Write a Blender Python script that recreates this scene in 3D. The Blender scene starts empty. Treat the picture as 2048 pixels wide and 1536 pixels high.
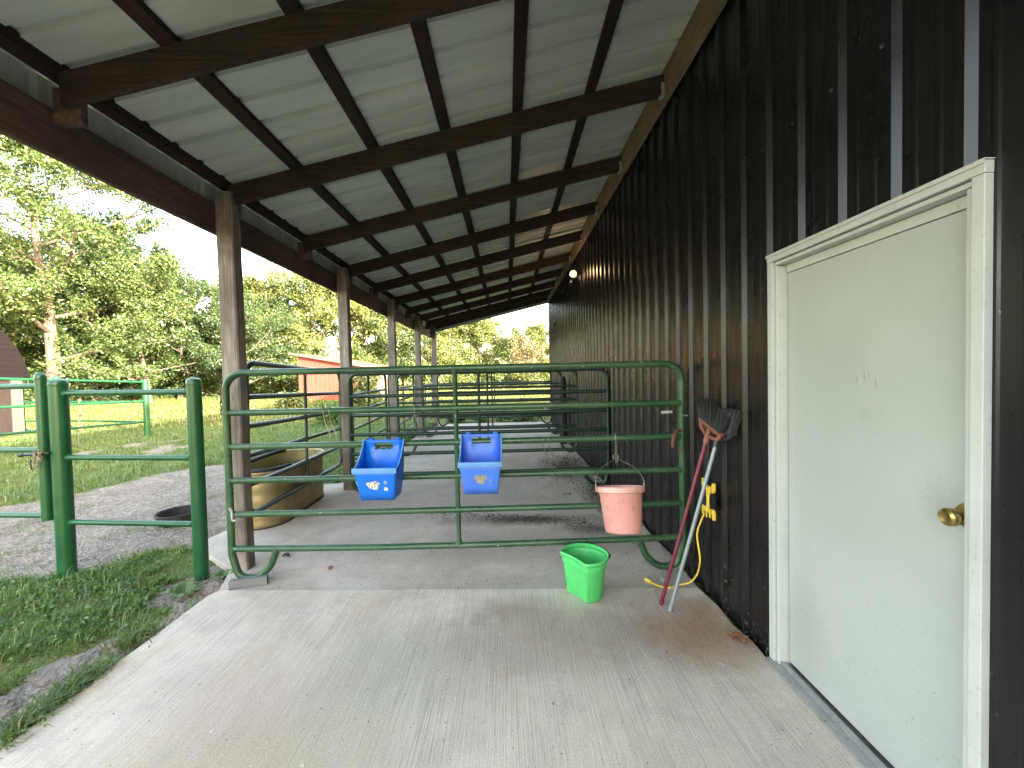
import bpy, bmesh, math, random
import numpy as np
from mathutils import Vector, Matrix, noise as mnoise
R = math.radians
random.seed(7); rng = np.random.default_rng(11)
S = bpy.context.scene
COL = S.collection

# ------------------------------------------------------------ camera, world, sun, exposure
cam = bpy.data.cameras.new("camera"); camo = bpy.data.objects.new("camera", cam); COL.objects.link(camo)
cam.sensor_width = 36; cam.lens = 800/2048*36; cam.clip_start = 0.03; cam.clip_end = 3000
pitch, yaw, roll = R(1.4606), R(0.7482), R(-1.2530)
F = Vector((math.sin(yaw)*math.cos(pitch), math.cos(yaw)*math.cos(pitch), -math.sin(pitch)))
Rt = Vector((math.cos(yaw), -math.sin(yaw), 0)); U = Rt.cross(F)
R2 = math.cos(roll)*Rt + math.sin(roll)*U; U2 = -math.sin(roll)*Rt + math.cos(roll)*U
M = Matrix((R2, U2, -F)).transposed().to_4x4(); M.translation = Vector((0, 0, 1.57))
camo.matrix_world = M
S.camera = camo
SUN_AZ = 128.0     # degrees clockwise from +Y: the sun stands behind the camera, over the barn
SUN_EL = 16.0
w = bpy.data.worlds.new("World"); S.world = w; w.use_nodes = True
nt = w.node_tree; bg = nt.nodes["Background"]
sky = nt.nodes.new("ShaderNodeTexSky"); sky.sky_type = 'NISHITA'; sky.sun_disc = False
sky.sun_elevation = R(SUN_EL); sky.sun_rotation = R(SUN_AZ); sky.dust_density = 2.2; sky.air_density = 1.0; sky.ozone_density = 1.3
wb = nt.nodes.new("ShaderNodeMix"); wb.data_type = 'RGBA'; wb.blend_type = 'MULTIPLY'; wb.inputs[0].default_value = 1.0; wb.inputs[7].default_value = (1.22, .985, .77, 1)
nt.links.new(sky.outputs[0], wb.inputs[6]); nt.links.new(wb.outputs[2], bg.inputs[0]); bg.inputs[1].default_value = 0.15
sl = bpy.data.lights.new("sun", 'SUN'); sl.energy = 2.5; sl.angle = R(0.5); sl.color = (1.0, 0.90, 0.78)
so = bpy.data.objects.new("sun", sl); COL.objects.link(so)
sd = Vector((math.sin(R(SUN_AZ))*math.cos(R(SUN_EL)), math.cos(R(SUN_AZ))*math.cos(R(SUN_EL)), math.sin(R(SUN_EL))))
so.rotation_euler = sd.to_track_quat('Z', 'Y').to_euler(); so.location = sd*50
S.view_settings.view_transform = 'Standard'; S.view_settings.look = 'None'
S.view_settings.exposure = 4.0; S.view_settings.gamma = 1.0
try:
    S.cycles.max_bounces = 8; S.cycles.diffuse_bounces = 5; S.cycles.transmission_bounces = 4
    S.cycles.sample_clamp_indirect = 6
except Exception: pass

# ------------------------------------------------------------ material helpers
class NT:
    def __init__(s, name):
        s.m = bpy.data.materials.new(name); s.m.use_nodes = True
        s.t = s.m.node_tree; s.b = s.t.nodes["Principled BSDF"]; s.out = s.t.nodes["Material Output"]
    def n(s, typ, **k):
        o = s.t.nodes.new(typ)
        for a, v in k.items():
            if a.startswith('i_'):
                key = a[2:]; key = int(key) if key.isdigit() else key.replace('_', ' ')
                o.inputs[key].default_value = v
            else: setattr(o, a, v)
        return o
    def l(s, a, b): s.t.links.new(a, b)
    def coord(s, scale=(1, 1, 1), kind='Object', rot=(0, 0, 0)):
        c = s.n('ShaderNodeTexCoord'); mp = s.n('ShaderNodeMapping'); mp.inputs['Scale'].default_value = scale
        mp.inputs['Rotation'].default_value = rot
        s.l(c.outputs[kind], mp.inputs['Vector']); return mp.outputs[0]
    def world(s, scale=(1, 1, 1)):
        c = s.n('ShaderNodeNewGeometry'); mp = s.n('ShaderNodeMapping'); mp.inputs['Scale'].default_value = scale
        s.l(c.outputs['Position'], mp.inputs['Vector']); return mp.outputs[0]
    def noise(s, vec, scale, detail=4, rough=.6, dist=0):
        o = s.n('ShaderNodeTexNoise', i_Scale=scale, i_Detail=detail, i_Roughness=rough, i_Distortion=dist)
        s.l(vec, o.inputs['Vector']); return o.outputs[0]
    def ramp(s, fac, stops, interp='LINEAR'):
        o = s.n('ShaderNodeValToRGB'); cr = o.color_ramp; cr.interpolation = interp
        while len(cr.elements) > 1: cr.elements.remove(cr.elements[0])
        for i, (p, c) in enumerate(stops):
            e = cr.elements[0] if i == 0 else cr.elements.new(p)
            e.position = p
            e.color = (c, c, c, 1) if isinstance(c, (int, float)) else (*c, 1)
        s.l(fac, o.inputs[0]); return o.outputs[0]
    def mix(s, fac, a, b, mode='MIX'):
        o = s.n('ShaderNodeMix', data_type='RGBA', blend_type=mode)
        for sock, v in ((o.inputs[0], fac), (o.inputs[6], a), (o.inputs[7], b)):
            if isinstance(v, (int, float)): sock.default_value = v
            elif isinstance(v, tuple): sock.default_value = (*v, 1)
            else: s.l(v, sock)
        return o.outputs[2]
    def math(s, op, a, b=0.0):
        o = s.n('ShaderNodeMath', operation=op)
        for sock, v in ((o.inputs[0], a), (o.inputs[1], b)):
            if isinstance(v, (int, float)): sock.default_value = v
            else: s.l(v, sock)
        return o.outputs[0]
    def bump(s, h, strength=.3, dist=.01):
        o = s.n('ShaderNodeBump', i_Strength=strength, i_Distance=dist); s.l(h, o.inputs['Height']); s.l(o.outputs[0], s.b.inputs['Normal'])
    def set(s, col=None, rough=None, metal=None, spec=None):
        for nm, v in (('Base Color', col), ('Roughness', rough), ('Metallic', metal), ('Specular IOR Level', spec)):
            if v is None: continue
            if isinstance(v, tuple): s.b.inputs[nm].default_value = (*v, 1)
            elif isinstance(v, (int, float)): s.b.inputs[nm].default_value = v
            else: s.l(v, s.b.inputs[nm])
        return s.m

def paint(name, col, rough=.4, dirt=(.12, .10, .08), amount=.5, scale=9, fine=70, metal=0, spec=.5, bump=.1, second=None):
    t = NT(name); v = t.coord()
    a = t.noise(v, scale, 6, .65); b = t.noise(v, fine, 3, .6)
    c = t.mix(t.ramp(a, [(.3, 0.), (.75, 1.)]), col, second or tuple(min(1, x*1.25) for x in col))
    f = t.ramp(b, [(.60, 0.), (.74, amount)])
    c = t.mix(f, c, dirt)
    t.bump(b, bump, .002)
    return t.set(c, t.ramp(a, [(.2, rough), (.8, min(1, rough+.2))]), metal, spec)

def wood(name, dark, light, axis='X', scale=1.0, bump=.5, stain=(.02, .015, .012)):
    t = NT(name)
    sc = {'X': (1.2, 22, 22), 'Y': (22, 1.2, 22), 'Z': (22, 22, 1.2)}[axis]
    sc = tuple(x*scale for x in sc)
    v = t.world(sc); g = t.noise(v, 1.5, 6, .7, 1.2)
    v2 = t.world(); big = t.noise(v2, 2.3, 5, .65, .4)
    c = t.mix(t.ramp(g, [(.3, 0.), (.7, 1.)]), dark, light)
    c = t.mix(t.ramp(big, [(.42, 0.), (.72, .75)]), c, stain)
    sp = t.noise(t.world(tuple(.3*x for x in sc)), 6, 2, .5)
    c = t.mix(t.ramp(sp, [(.68, 0.), (.76, .5)]), c, tuple(min(1, x*1.9) for x in light))
    t.bump(g, bump, .006)
    return t.set(c, .85, 0, .2)

# ------------------------------------------------------------ mesh helpers
class MB:
    def __init__(s): s.v = []; s.f = []
    def add(s, vs, fs):
        o = len(s.v); s.v += [tuple(x) for x in vs]; s.f += [tuple(i+o for i in f) for f in fs]; return s
    def box(s, x0, x1, y0, y1, z0, z1):
        return s.add([(x0, y0, z0), (x1, y0, z0), (x1, y1, z0), (x0, y1, z0), (x0, y0, z1), (x1, y0, z1), (x1, y1, z1), (x0, y1, z1)],
                     [(0, 3, 2, 1), (4, 5, 6, 7), (0, 1, 5, 4), (1, 2, 6, 5), (2, 3, 7, 6), (3, 0, 4, 7)])
    def hexa(s, p): # 8 points bottom loop then top loop
        return s.add(p, [(0, 3, 2, 1), (4, 5, 6, 7), (0, 1, 5, 4), (1, 2, 6, 5), (2, 3, 7, 6), (3, 0, 4, 7)])
    def prism(s, poly, fn, a, b): # poly 2D, fn(u,v,t)->3D
        n = len(poly); vs = [fn(u, v, a) for u, v in poly]+[fn(u, v, b) for u, v in poly]
        fs = [tuple(range(n))[::-1], tuple(range(n, 2*n))]+[(i, (i+1) % n, n+(i+1) % n, n+i) for i in range(n)]
        return s.add(vs, fs)
    def tube(s, pts, r, n=10, cap=True, flat=1.0):
        pts = [Vector(p) for p in pts]; m = len(pts)
        rs = r if isinstance(r, (list, tuple)) else [r]*m
        T = []
        for i in range(m):
            a = pts[max(i-1, 0)]; b = pts[min(i+1, m-1)]; T.append((b-a).normalized())
        ref = Vector((0, 0, 1)) if abs(T[0].z) < .9 else Vector((0, 1, 0))
        N = (ref-T[0]*ref.dot(T[0])).normalized(); vs = []
        for i in range(m):
            N = (N-T[i]*N.dot(T[i])).normalized(); B = T[i].cross(N)
            for k in range(n):
                a = 2*math.pi*k/n; vs.append(pts[i]+(N*math.cos(a)+B*math.sin(a)*flat)*rs[i])
        fs = [(i*n+k, i*n+(k+1) % n, (i+1)*n+(k+1) % n, (i+1)*n+k) for i in range(m-1) for k in range(n)]
        if cap: fs += [tuple(range(n))[::-1], tuple(range((m-1)*n, m*n))]
        return s.add(vs, fs)
    def rings(s, rings, closed_start=True, closed_end=True):
        n = len(rings[0]); vs = [p for r in rings for p in r]
        fs = [(i*n+k, i*n+(k+1) % n, (i+1)*n+(k+1) % n, (i+1)*n+k) for i in range(len(rings)-1) for k in range(n)]
        if closed_start: fs.append(tuple(range(n))[::-1])
        if closed_end: fs.append(tuple(range((len(rings)-1)*n, len(rings)*n)))
        return s.add(vs, fs)
    def lathe(s, prof, n=32, c=(0, 0, 0), axis='Z'):
        rs = []
        for r, z in prof:
            ring = []
            for k in range(n):
                a = 2*math.pi*k/n; x, y = r*math.cos(a), r*math.sin(a)
                p = {'Z': (x, y, z), 'X': (z, x, y), 'Y': (y, z, x)}[axis]
                ring.append((p[0]+c[0], p[1]+c[1], p[2]+c[2]))
            rs.append(ring)
        return s.rings(rs, prof[0][0] > 1e-5 and False, False)
    def build(s, name, mat, parent=None, smooth=True, bevel=0, angle=35, solid=0):
        me = bpy.data.meshes.new(name); me.from_pydata(s.v, [], s.f); me.validate()
        bm = bmesh.new(); bm.from_mesh(me)
        bmesh.ops.recalc_face_normals(bm, faces=bm.faces)
        bm.to_mesh(me); bm.free()
        me.materials.append(mat)
        if smooth:
            me.polygons.foreach_set('use_smooth', [True]*len(me.polygons)); me.set_sharp_from_angle(angle=R(angle))
        o = bpy.data.objects.new(name, me); COL.objects.link(o)
        if parent: o.parent = parent
        if solid:
            md = o.modifiers.new('thickness', 'SOLIDIFY'); md.thickness = solid; md.offset = 0
        if bevel:
            md = o.modifiers.new('bevel', 'BEVEL'); md.width = bevel; md.segments = 2; md.limit_method = 'ANGLE'
        return o

def raw(name, verts, faces_flat, loops_per, mat, parent=None, smooth=False):
    """fast mesh from numpy: verts (n,3); faces_flat int array; loops_per = corners of each face"""
    me = bpy.data.meshes.new(name); nf = len(faces_flat)//loops_per
    me.vertices.add(len(verts)); me.vertices.foreach_set('co', np.asarray(verts, np.float32).ravel())
    me.loops.add(len(faces_flat)); me.loops.foreach_set('vertex_index', np.asarray(faces_flat, np.int32))
    me.polygons.add(nf); me.polygons.foreach_set('loop_start', np.arange(0, nf*loops_per, loops_per, dtype=np.int32))
    if smooth: me.polygons.foreach_set('use_smooth', np.ones(nf, bool))
    me.update(calc_edges=True); me.materials.append(mat)
    o = bpy.data.objects.new(name, me); COL.objects.link(o)
    if parent: o.parent = parent
    return o

def tag(o, label=None, cat=None, group=None, kind=None):
    if label: o['label'] = label
    if cat: o['category'] = cat
    if group: o['group'] = group
    if kind: o['kind'] = kind
    return o
def thing(name, label, cat, loc=(0, 0, 0), rz=0, group=None):
    o = bpy.data.objects.new(name, None); COL.objects.link(o); o.location = loc; o.rotation_euler.z = rz
    o.empty_display_size = .1
    return tag(o, label, cat, group)
def copy_tree(o, parent=None):
    c = o.copy(); COL.objects.link(c); c.parent = parent
    for ch in list(o.children): copy_tree(ch, c)
    return c
def fillet(pts, rad, seg=6):
    pts = [Vector(p) for p in pts]; out = [pts[0]]
    for i in range(1, len(pts)-1):
        p = pts[i]; r = rad[i] if isinstance(rad, (list, tuple)) else rad
        a = (pts[i-1]-p); b = (pts[i+1]-p); la, lb = a.length, b.length; a.normalize(); b.normalize()
        ang = a.angle(b); d = min(r/math.tan(ang/2), la*.49, lb*.49)
        A = p+a*d; B = p+b*d
        for k in range(seg+1):
            t = k/seg; out.append((1-t)**2*A+2*t*(1-t)*p+t*t*B)
    out.append(pts[-1]); return out
def smoothpath(P, n=6):
    P = [Vector(p) for p in P]; out = []
    for i in range(len(P)-1):
        p0 = P[max(i-1, 0)]; p1 = P[i]; p2 = P[i+1]; p3 = P[min(i+2, len(P)-1)]
        for k in range(n):
            t = k/n
            out.append(.5*((2*p1)+(-p0+p2)*t+(2*p0-5*p1+4*p2-p3)*t*t+(-p0+3*p1-3*p2+p3)*t**3))
    out.append(P[-1]); return out

# ------------------------------------------------------------ materials
M_rafter = wood('rafter_wood', (.020, .013, .009), (.082, .055, .038), 'X')
M_purlin = wood('purlin_wood', (.018, .010, .008), (.062, .034, .026), 'Y')
M_beam = wood('eave_beam_wood', (.060, .040, .034), (.18, .125, .105), 'Y', stain=(.045, .027, .023))
M_ledger = wood('ledger_wood', (.14, .10, .06), (.27, .20, .12), 'Y', stain=(.07, .055, .035))
M_post = wood('post_wood', (.11, .094, .080), (.34, .305, .265), 'Z', stain=(.080, .060, .047))
def concrete(name, mul=1.0, streak=1.0, blobs=(), bands=()):
    t = NT(name); v = t.world()
    wob = t.noise(v, 2.2, 3, .6)
    s1 = t.noise(t.world((75, 1.1, 1)), 1.6, 4, .7, .9)          # broom strokes running away from the camera
    s2 = t.noise(t.world((24, .7, 1)), 1.3, 5, .75, 1.6)
    big = t.noise(v, .8, 5, .62, .8); mid = t.noise(v, 3.1, 7, .75, .8); fine = t.noise(v, 120, 4, .75)
    pat = t.noise(v, 1.7, 6, .72, 1.2)
    c = t.mix(t.ramp(big, [(.32, 0.), (.68, 1.)]), (.395*mul, .338*mul, .285*mul), (.565*mul, .498*mul, .425*mul))
    c = t.mix(t.ramp(mid, [(.45, 0.), (.72, .6)]), c, (.27*mul, .235*mul, .20*mul))
    amt = t.ramp(pat, [(.35, .15*streak), (.7, .65*streak)])
    c = t.mix(t.math('MULTIPLY', t.ramp(s1, [(.47, 0.), (.62, 1.)]), amt), c, (.17*mul, .15*mul, .13*mul))
    c = t.mix(t.ramp(s2, [(.52, 0.), (.75, .35*streak)]), c, (.58*mul, .545*mul, .50*mul))
    c = t.mix(t.ramp(t.noise(v, .95, 6, .75, 2.0), [(.52, 0.), (.66, .55)]), c, (.40*mul, .31*mul, .205*mul))       # tan stains
    c = t.mix(t.ramp(t.noise(v, 1.25, 6, .75, 1.0), [(.55, 0.), (.70, .45)]), c, (.36*mul, .265*mul, .245*mul))
    c = t.mix(t.ramp(t.noise(v, 1.05, 6, .75, 1.6), [(.30, .45), (.42, 0.)]), c, (.31*mul, .30*mul, .22*mul))      # greenish stains      # pinkish stains
    sep = t.n('ShaderNodeSeparateXYZ'); t.l(v, sep.inputs[0])
    for (x0, y0, kx, ky, amt_, col) in blobs:
        dx = t.math('MULTIPLY', t.math('SUBTRACT', sep.outputs[0], x0), kx); dy = t.math('MULTIPLY', t.math('SUBTRACT', sep.outputs[1], y0), ky)
        d = t.math('SQRT', t.math('ADD', t.math('MULTIPLY', dx, dx), t.math('MULTIPLY', dy, dy)))
        d = t.math('ADD', d, t.math('MULTIPLY', t.math('SUBTRACT', mid, .5), 1.6))
        c = t.mix(t.ramp(d, [(.2, amt_), (1., 0.)]), c, col)
    c = t.mix(t.ramp(fine, [(.52, 0.), (.68, .40)]), c, (.15*mul, .135*mul, .12*mul))
    c = t.mix(t.ramp(fine, [(.30, .4), (.44, 0.)]), c, (.62*mul, .59*mul, .55*mul))
    c = t.mix(t.ramp(t.noise(v, 46, 2, .5), [(.70, 0.), (.74, .7)]), c, (.10, .09, .08))
    c = t.mix(t.ramp(t.noise(v, 33, 2, .5, .3), [(.72, 0.), (.75, .6)]), c, (.72, .70, .66))
    h = t.math('ADD', t.math('MULTIPLY', s1, .8*streak), t.math('MULTIPLY', fine, .45))
    t.bump(h, .6, .006)
    return t.set(c, .88, 0, .25)
DK = (.12, .088, .066)
M_slab = concrete('broomed_concrete', 1.28, 1.0, [(.62, 2.35, .85, 2.3, .55, (.20, .15, .115)), (1.15, 2.35, 2.0, 2.4, .8, (.27, .155, .075)), (.05, 2.62, 2.4, 5.0, .5, (.24, .17, .12)), (-.35, 2.2, 1.5, 2.4, .35, (.22, .18, .16)), (-1.1, 1.55, 1.3, 1.9, .6, (.40, .33, .20)), (-1.25, 1.95, 1.8, 2.6, .5, (.48, .36, .32)), (-.75, 2.1, 2.4, 1.6, .4, (.36, .36, .27)), (.35, 1.45, 1.5, 1.6, .30, (.62, .52, .38))])
M_slab2 = concrete('worn_concrete', 1.04, .3, [(.10, 4.30, 1.0, 5.0, .9, DK), (.85, 4.0, 2.3, 5.5, .8, DK), (1.15, 5.2, 3.2, 1.1, .8, DK), (1.0, 6.7, 1.7, 1.0, .85, DK), (-.2, 3.7, .6, 2.2, .40, (.20, .165, .14)), (-1.2, 5.0, .8, 1.0, .35, (.24, .20, .17)), (.2, 6.0, .6, .5, .35, (.20, .17, .15))])
def siding(name, col):
    t = NT(name); v = t.world(); a = t.noise(t.world((1, 1.2, .5)), 2.0, 3, .5); c = t.mix(t.ramp(a, [(.3, 0.), (.8, 1.)]), col, tuple(x*1.3 for x in col))
    rgh = t.ramp(t.noise(v, 5, 4, .6), [(.3, .25), (.75, .36)])
    sep = t.n('ShaderNodeSeparateXYZ'); t.l(v, sep.inputs[0])
    hz = t.ramp(sep.outputs[2], [(.0, .125), (.3, .07), (.8, 0.), (1., -.05)])          # mud splashed up from the floor
    m = t.math('GREATER_THAN', t.math('ADD', t.noise(t.world((1, 1, .75)), 75, 3, .65, .4), hz), .725)
    c = t.mix(t.math('MULTIPLY', m, .6), c, (.16, .15, .14))
    m2 = t.ramp(t.noise(v, 22, 3, .6), [(.775, 0.), (.79, .35)])
    c = t.mix(m2, c, (.08, .075, .07))
    return t.set(c, rgh, 0, .50)
M_siding = siding('brown_black_siding', (.0050, .0040, .0052))
M_tin = NT('white_roof_tin'); _v = M_tin.world()
_c = M_tin.mix(M_tin.ramp(M_tin.noise(M_tin.world((.5, 3, 1)), 1.5, 5, .6), [(.3, 0.), (.7, 1.)]), (.44, .47, .42), (.60, .62, .56))
M_tin = M_tin.set(_c, .42, 0, .5)
def worn_green():
    t = NT('worn_green_gate_paint'); v = t.world()
    c = t.mix(t.ramp(t.noise(v, 2.2, 5, .65), [(.35, 0.), (.7, 1.)]), (.012, .058, .024), (.048, .108, .050))
    c = t.mix(t.ramp(t.noise(v, 11, 5, .7), [(.5, 0.), (.75, .45)]), c, (.085, .115, .07))
    c = t.mix(t.ramp(t.noise(t.world((1, 1, 1.5)), 27, 2, .5), [(.735, 0.), (.75, .9)]), c, (.50, .52, .46))
    t.bump(t.noise(v, 60, 2, .5), .08, .002)
    return t.set(c, t.ramp(t.noise(v, 8, 4, .6), [(.3, .24), (.8, .5)]), 0, .5)
M_green_worn = worn_green()
M_green_dark = paint('dark_green_gate_paint', (.006, .028, .017), .3, (.06, .08, .06), .5, 6, 40)
M_green_post = paint('green_fence_paint', (.0065, .060, .021), .24, (.05, .12, .06), .4, 7, 60, second=(.010, .088, .032))
M_trim = paint('off_white_door_trim', (.43, .44, .42), .42, (.25, .24, .20), .4, 4, 50, second=(.50, .51, .49))
def doormat():
    t = NT('off_white_door_paint'); v = t.world()
    c = t.mix(t.ramp(t.noise(v, 1.6, 5, .6), [(.3, 0.), (.7, 1.)]), (.350, .368, .348), (.405, .42, .40))
    sep = t.n('ShaderNodeSeparateXYZ'); t.l(v, sep.inputs[0])
    hz = t.ramp(sep.outputs[2], [(.0, .07), (.45, .045), (1., 0.)])
    n1 = t.noise(t.world((1, 1, 1.5)), 48, 2, .5, .3)
    m = t.ramp(t.math('ADD', n1, hz), [(.745, 0.), (.78, .6)])
    c = t.mix(m, c, (.20, .20, .18))
    c = t.mix(t.ramp(t.noise(t.world((1, 1, .5)), 5, 6, .75, .6), [(.58, 0.), (.85, .4)]), c, (.30, .29, .24))
    wob = t.noise(v, 60, 3, .6)
    for (y0, z0, hy, hz_, a_) in ((1.640, 1.515, .007, .030, .5), (1.605, 1.53, .007, .034, .55), (1.585, 1.535, .006, .028, .45), (1.555, 1.505, .006, .034, .5), (1.60, 1.37, .05, .05, .16), (1.30, 1.10, .10, .11, .30), (1.95, .30, .22, .35, .22)):
        dy = t.math('DIVIDE', t.math('SUBTRACT', sep.outputs[1], y0), hy); dz = t.math('DIVIDE', t.math('SUBTRACT', sep.outputs[2], z0), hz_)
        d = t.math('ADD', t.math('SQRT', t.math('ADD', t.math('MULTIPLY', dy, dy), t.math('MULTIPLY', dz, dz))), t.math('MULTIPLY', t.math('SUBTRACT', wob, .5), 1.6))
        c = t.mix(t.ramp(d, [(.2, a_), (1., 0.)]), c, (.20, .195, .165))
    t.bump(t.noise(v, 220, 2, .5), .12, .001)
    return t.set(c, .5, 0, .4)
M_door = doormat()
M_brass = NT('worn_brass').set((.42, .30, .11), .28, 1.0)
M_alu = paint('threshold_aluminium', (.42, .42, .42), .38, (.10, .09, .08), .6, 6, 60, metal=.8)
M_galv = paint('galvanised_steel', (.38, .41, .43), .42, (.2, .2, .19), .5, 8, 60, metal=.55)
M_steel = NT('wire_steel').set((.24, .21, .18), .42, .8)
M_darksteel = NT('dark_steel').set((.045, .045, .05), .4, .8)
M_rust = paint('rusty_iron', (.16, .075, .045), .8, (.05, .03, .02), .5, 12, 60, metal=.2)
def plastic(name, col, rough, dirtcol, d0, second, fine=42):
    t = NT(name); v = t.coord()
    c = t.mix(t.ramp(t.noise(v, 6, 4, .6), [(.3, 0.), (.75, 1.)]), col, second)
    s_ = t.noise(t.coord((1, 1, .35)), fine, 4, .7, 1.2)
    c = t.mix(t.ramp(s_, [(.56, 0.), (.72, d0)]), c, dirtcol)
    t.bump(s_, .12, .002)
    return t.set(c, rough, 0, .45)
M_blue = plastic('bright_blue_plastic', (.004, .125, .62), .34, (.06, .15, .38), .3, (.006, .16, .72))
M_blue2 = plastic('faded_blue_plastic', (.045, .15, .66), .42, (.10, .12, .24), .5, (.075, .21, .78))
M_bluelip = plastic('scuffed_blue_plastic', (.10, .26, .62), .55, (.14, .18, .3), .5, (.14, .33, .68))
M_pink = plastic('dusty_pink_plastic', (.62, .27, .25), .5, (.30, .15, .13), .8, (.74, .36, .32), 34)
M_pinkrim = plastic('dirty_pink_rim', (.62, .28, .25), .65, (.22, .10, .08), .75, (.85, .5, .45), 60)
M_lime = plastic('lime_green_plastic', (.075, .50, .13), .38, (.05, .20, .06), .6, (.10, .60, .17), 30)
M_rubber = paint('black_rubber', (.012, .012, .014), .6, (.10, .09, .08), .5, 8, 30)
M_sticker = NT('torn_label'); _v = M_sticker.coord()
M_sticker = M_sticker.set(M_sticker.ramp(M_sticker.noise(_v, 90, 3, .6), [(.42, (.08, .10, .16)), (.50, (.62, .60, .55)), (.6, (.70, .66, .6))]), .8)
M_sticker2 = NT('speckled_label'); _v = M_sticker2.coord()
M_sticker2 = M_sticker2.set(M_sticker2.ramp(M_sticker2.noise(_v, 150, 3, .6), [(.42, (.13, .12, .10)), (.52, (.45, .40, .30)), (.62, (.22, .22, .20))]), .8)
M_burg = paint('burgundy_handle_paint', (.12, .012, .028), .3, (.2, .1, .1), .4, 6, 50)
M_greyh = paint('grey_handle_metal', (.22, .25, .27), .35, (.1, .1, .1), .4, 6, 50, metal=.4)
M_orange = paint('faded_orange_plastic', (.15, .032, .02), .5, (.12, .06, .04), .5, 10, 50, second=(.26, .125, .085))
M_bristle = NT('black_bristles').set((.010, .0095, .009), .7)
M_bristle2 = NT('grey_bristles').set((.030, .033, .038), .6)
M_yellow = paint('yellow_plastic', (.72, .50, .06), .4, (.3, .22, .08), .5, 10, 50)
M_black = NT('black_cord').set((.022, .022, .026), .4)
M_tank = NT('stock_tank_steel'); _v = M_tank.coord()
_c = M_tank.mix(M_tank.ramp(M_tank.noise(M_tank.coord((6, 6, .8)), 2.0, 5, .7), [(.3, 0.), (.7, 1.)]), (.26, .195, .075), (.36, .30, .16))
_c = M_tank.mix(M_tank.ramp(M_tank.noise(_v, 3, 5, .7), [(.5, 0.), (.8, .5)]), _c, (.16, .17, .15))
M_tank = M_tank.set(_c, .45, .35, .5)
t = NT('pond_water'); t.bump(t.noise(t.world(), 9, 3, .5), .15, .02)
M_water = t.set(t.mix(t.ramp(t.noise(t.world(), 12, 5, .7), [(.45, 0.), (.6, 1.)]), (.03, .045, .02), (.12, .17, .04)), .08, 0, .5)
M_leafdry = paint('dry_leaf', (.20, .085, .045), .8, (.08, .03, .02), .5, 20, 60)
M_debris = paint('dark_leaf_litter', (.050, .034, .028), .9, (.14, .10, .08), .5, 10, 40)
M_stone = paint('pale_grey_stone', (.17, .148, .122), .9, (.08, .07, .06), .6, 8, 30, bump=.6, second=(.36, .32, .27))
M_red = NT('red_shed_siding'); _v = M_red.world()
M_red = M_red.set(M_red.mix(M_red.ramp(M_red.noise(M_red.world((2, 2, .5)), 1.5, 4, .6), [(.3, 0.), (.7, 1.)]), (.20, .036, .022), (.26, .052, .032)), .6)
M_redroof = paint('pale_red_roof', (.30, .085, .06), .5, (.2, .12, .09), .3, 3, 10)
M_tan = paint('weathered_tan_boards', (.16, .115, .085), .85, (.08, .06, .05), .4, 3, 10)
M_shedwall = wood('shade_darkened_brown_boards', (.013, .009, .0088), (.030, .021, .0195), 'Z')  # brown boards, darkened further so the sunlit shed looks shaded
M_shingle = NT('shade_darkened_brown_shakes'); _v = M_shingle.world()
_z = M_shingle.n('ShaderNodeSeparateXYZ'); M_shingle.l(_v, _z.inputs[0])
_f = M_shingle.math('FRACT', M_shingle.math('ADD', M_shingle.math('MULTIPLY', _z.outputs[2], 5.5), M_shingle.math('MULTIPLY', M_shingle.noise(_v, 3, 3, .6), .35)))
_c = M_shingle.mix(M_shingle.ramp(_f, [(0., 0.), (.16, 1.), (1., .75)]), (.003, .0022, .0025), (.0085, .006, .0066))  # brown shakes with shade put into the colour; the sun reaches this roof
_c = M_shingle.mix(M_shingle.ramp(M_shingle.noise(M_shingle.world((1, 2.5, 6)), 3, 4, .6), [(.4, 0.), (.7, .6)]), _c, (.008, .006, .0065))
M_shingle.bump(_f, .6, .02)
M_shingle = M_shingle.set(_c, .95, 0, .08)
M_beige_shaded = paint('shade_darkened_beige_board', (.060, .054, .047), .7, (.03, .026, .022), .4, 3, 12)  # beige lowered far down: the colour carries shade that doesn't fall here

def leafmat(name, c0, c1, c2, trans=.35, nscale=.6):
    t = NT(name); g = t.n('ShaderNodeNewGeometry')
    r = t.ramp(g.outputs['Random Per Island'], [(0., c0), (.5, c1), (1., c2)])
    nz = t.noise(t.world(), nscale, 3, .6)
    r = t.mix(t.ramp(nz, [(.35, 0.), (.7, .55)]), r, c2)
    d = t.n('ShaderNodeBsdfDiffuse'); tr = t.n('ShaderNodeBsdfTranslucent'); gl = t.n('ShaderNodeBsdfGlossy', i_Roughness=.45)
    t.l(r, d.inputs[0]); t.l(t.mix(1.0, r, (1.25, 1.15, .55), 'MULTIPLY'), tr.inputs[0])
    m1 = t.n('ShaderNodeMixShader'); m1.inputs[0].default_value = trans; t.l(d.outputs[0], m1.inputs[1]); t.l(tr.outputs[0], m1.inputs[2])
    m2 = t.n('ShaderNodeMixShader'); m2.inputs[0].default_value = .05; t.l(m1.outputs[0], m2.inputs[1]); t.l(gl.outputs[0], m2.inputs[2])
    t.l(m2.outputs[0], t.out.inputs[0]); return t.m
M_leafA = leafmat('oak_leaves', (.035, .075, .022), (.060, .108, .030), (.105, .150, .045))
M_leafB = leafmat('pale_leaves', (.070, .118, .032), (.110, .158, .044), (.170, .205, .064))
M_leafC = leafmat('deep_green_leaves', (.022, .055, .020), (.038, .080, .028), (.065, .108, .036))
M_leafP = leafmat('pinkish_dry_leaves', (.10, .10, .045), (.16, .135, .075), (.20, .18, .085))
M_grass = leafmat('grass_blades', (.062, .130, .032), (.100, .175, .046), (.18, .235, .080), .45, 2.2)
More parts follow.
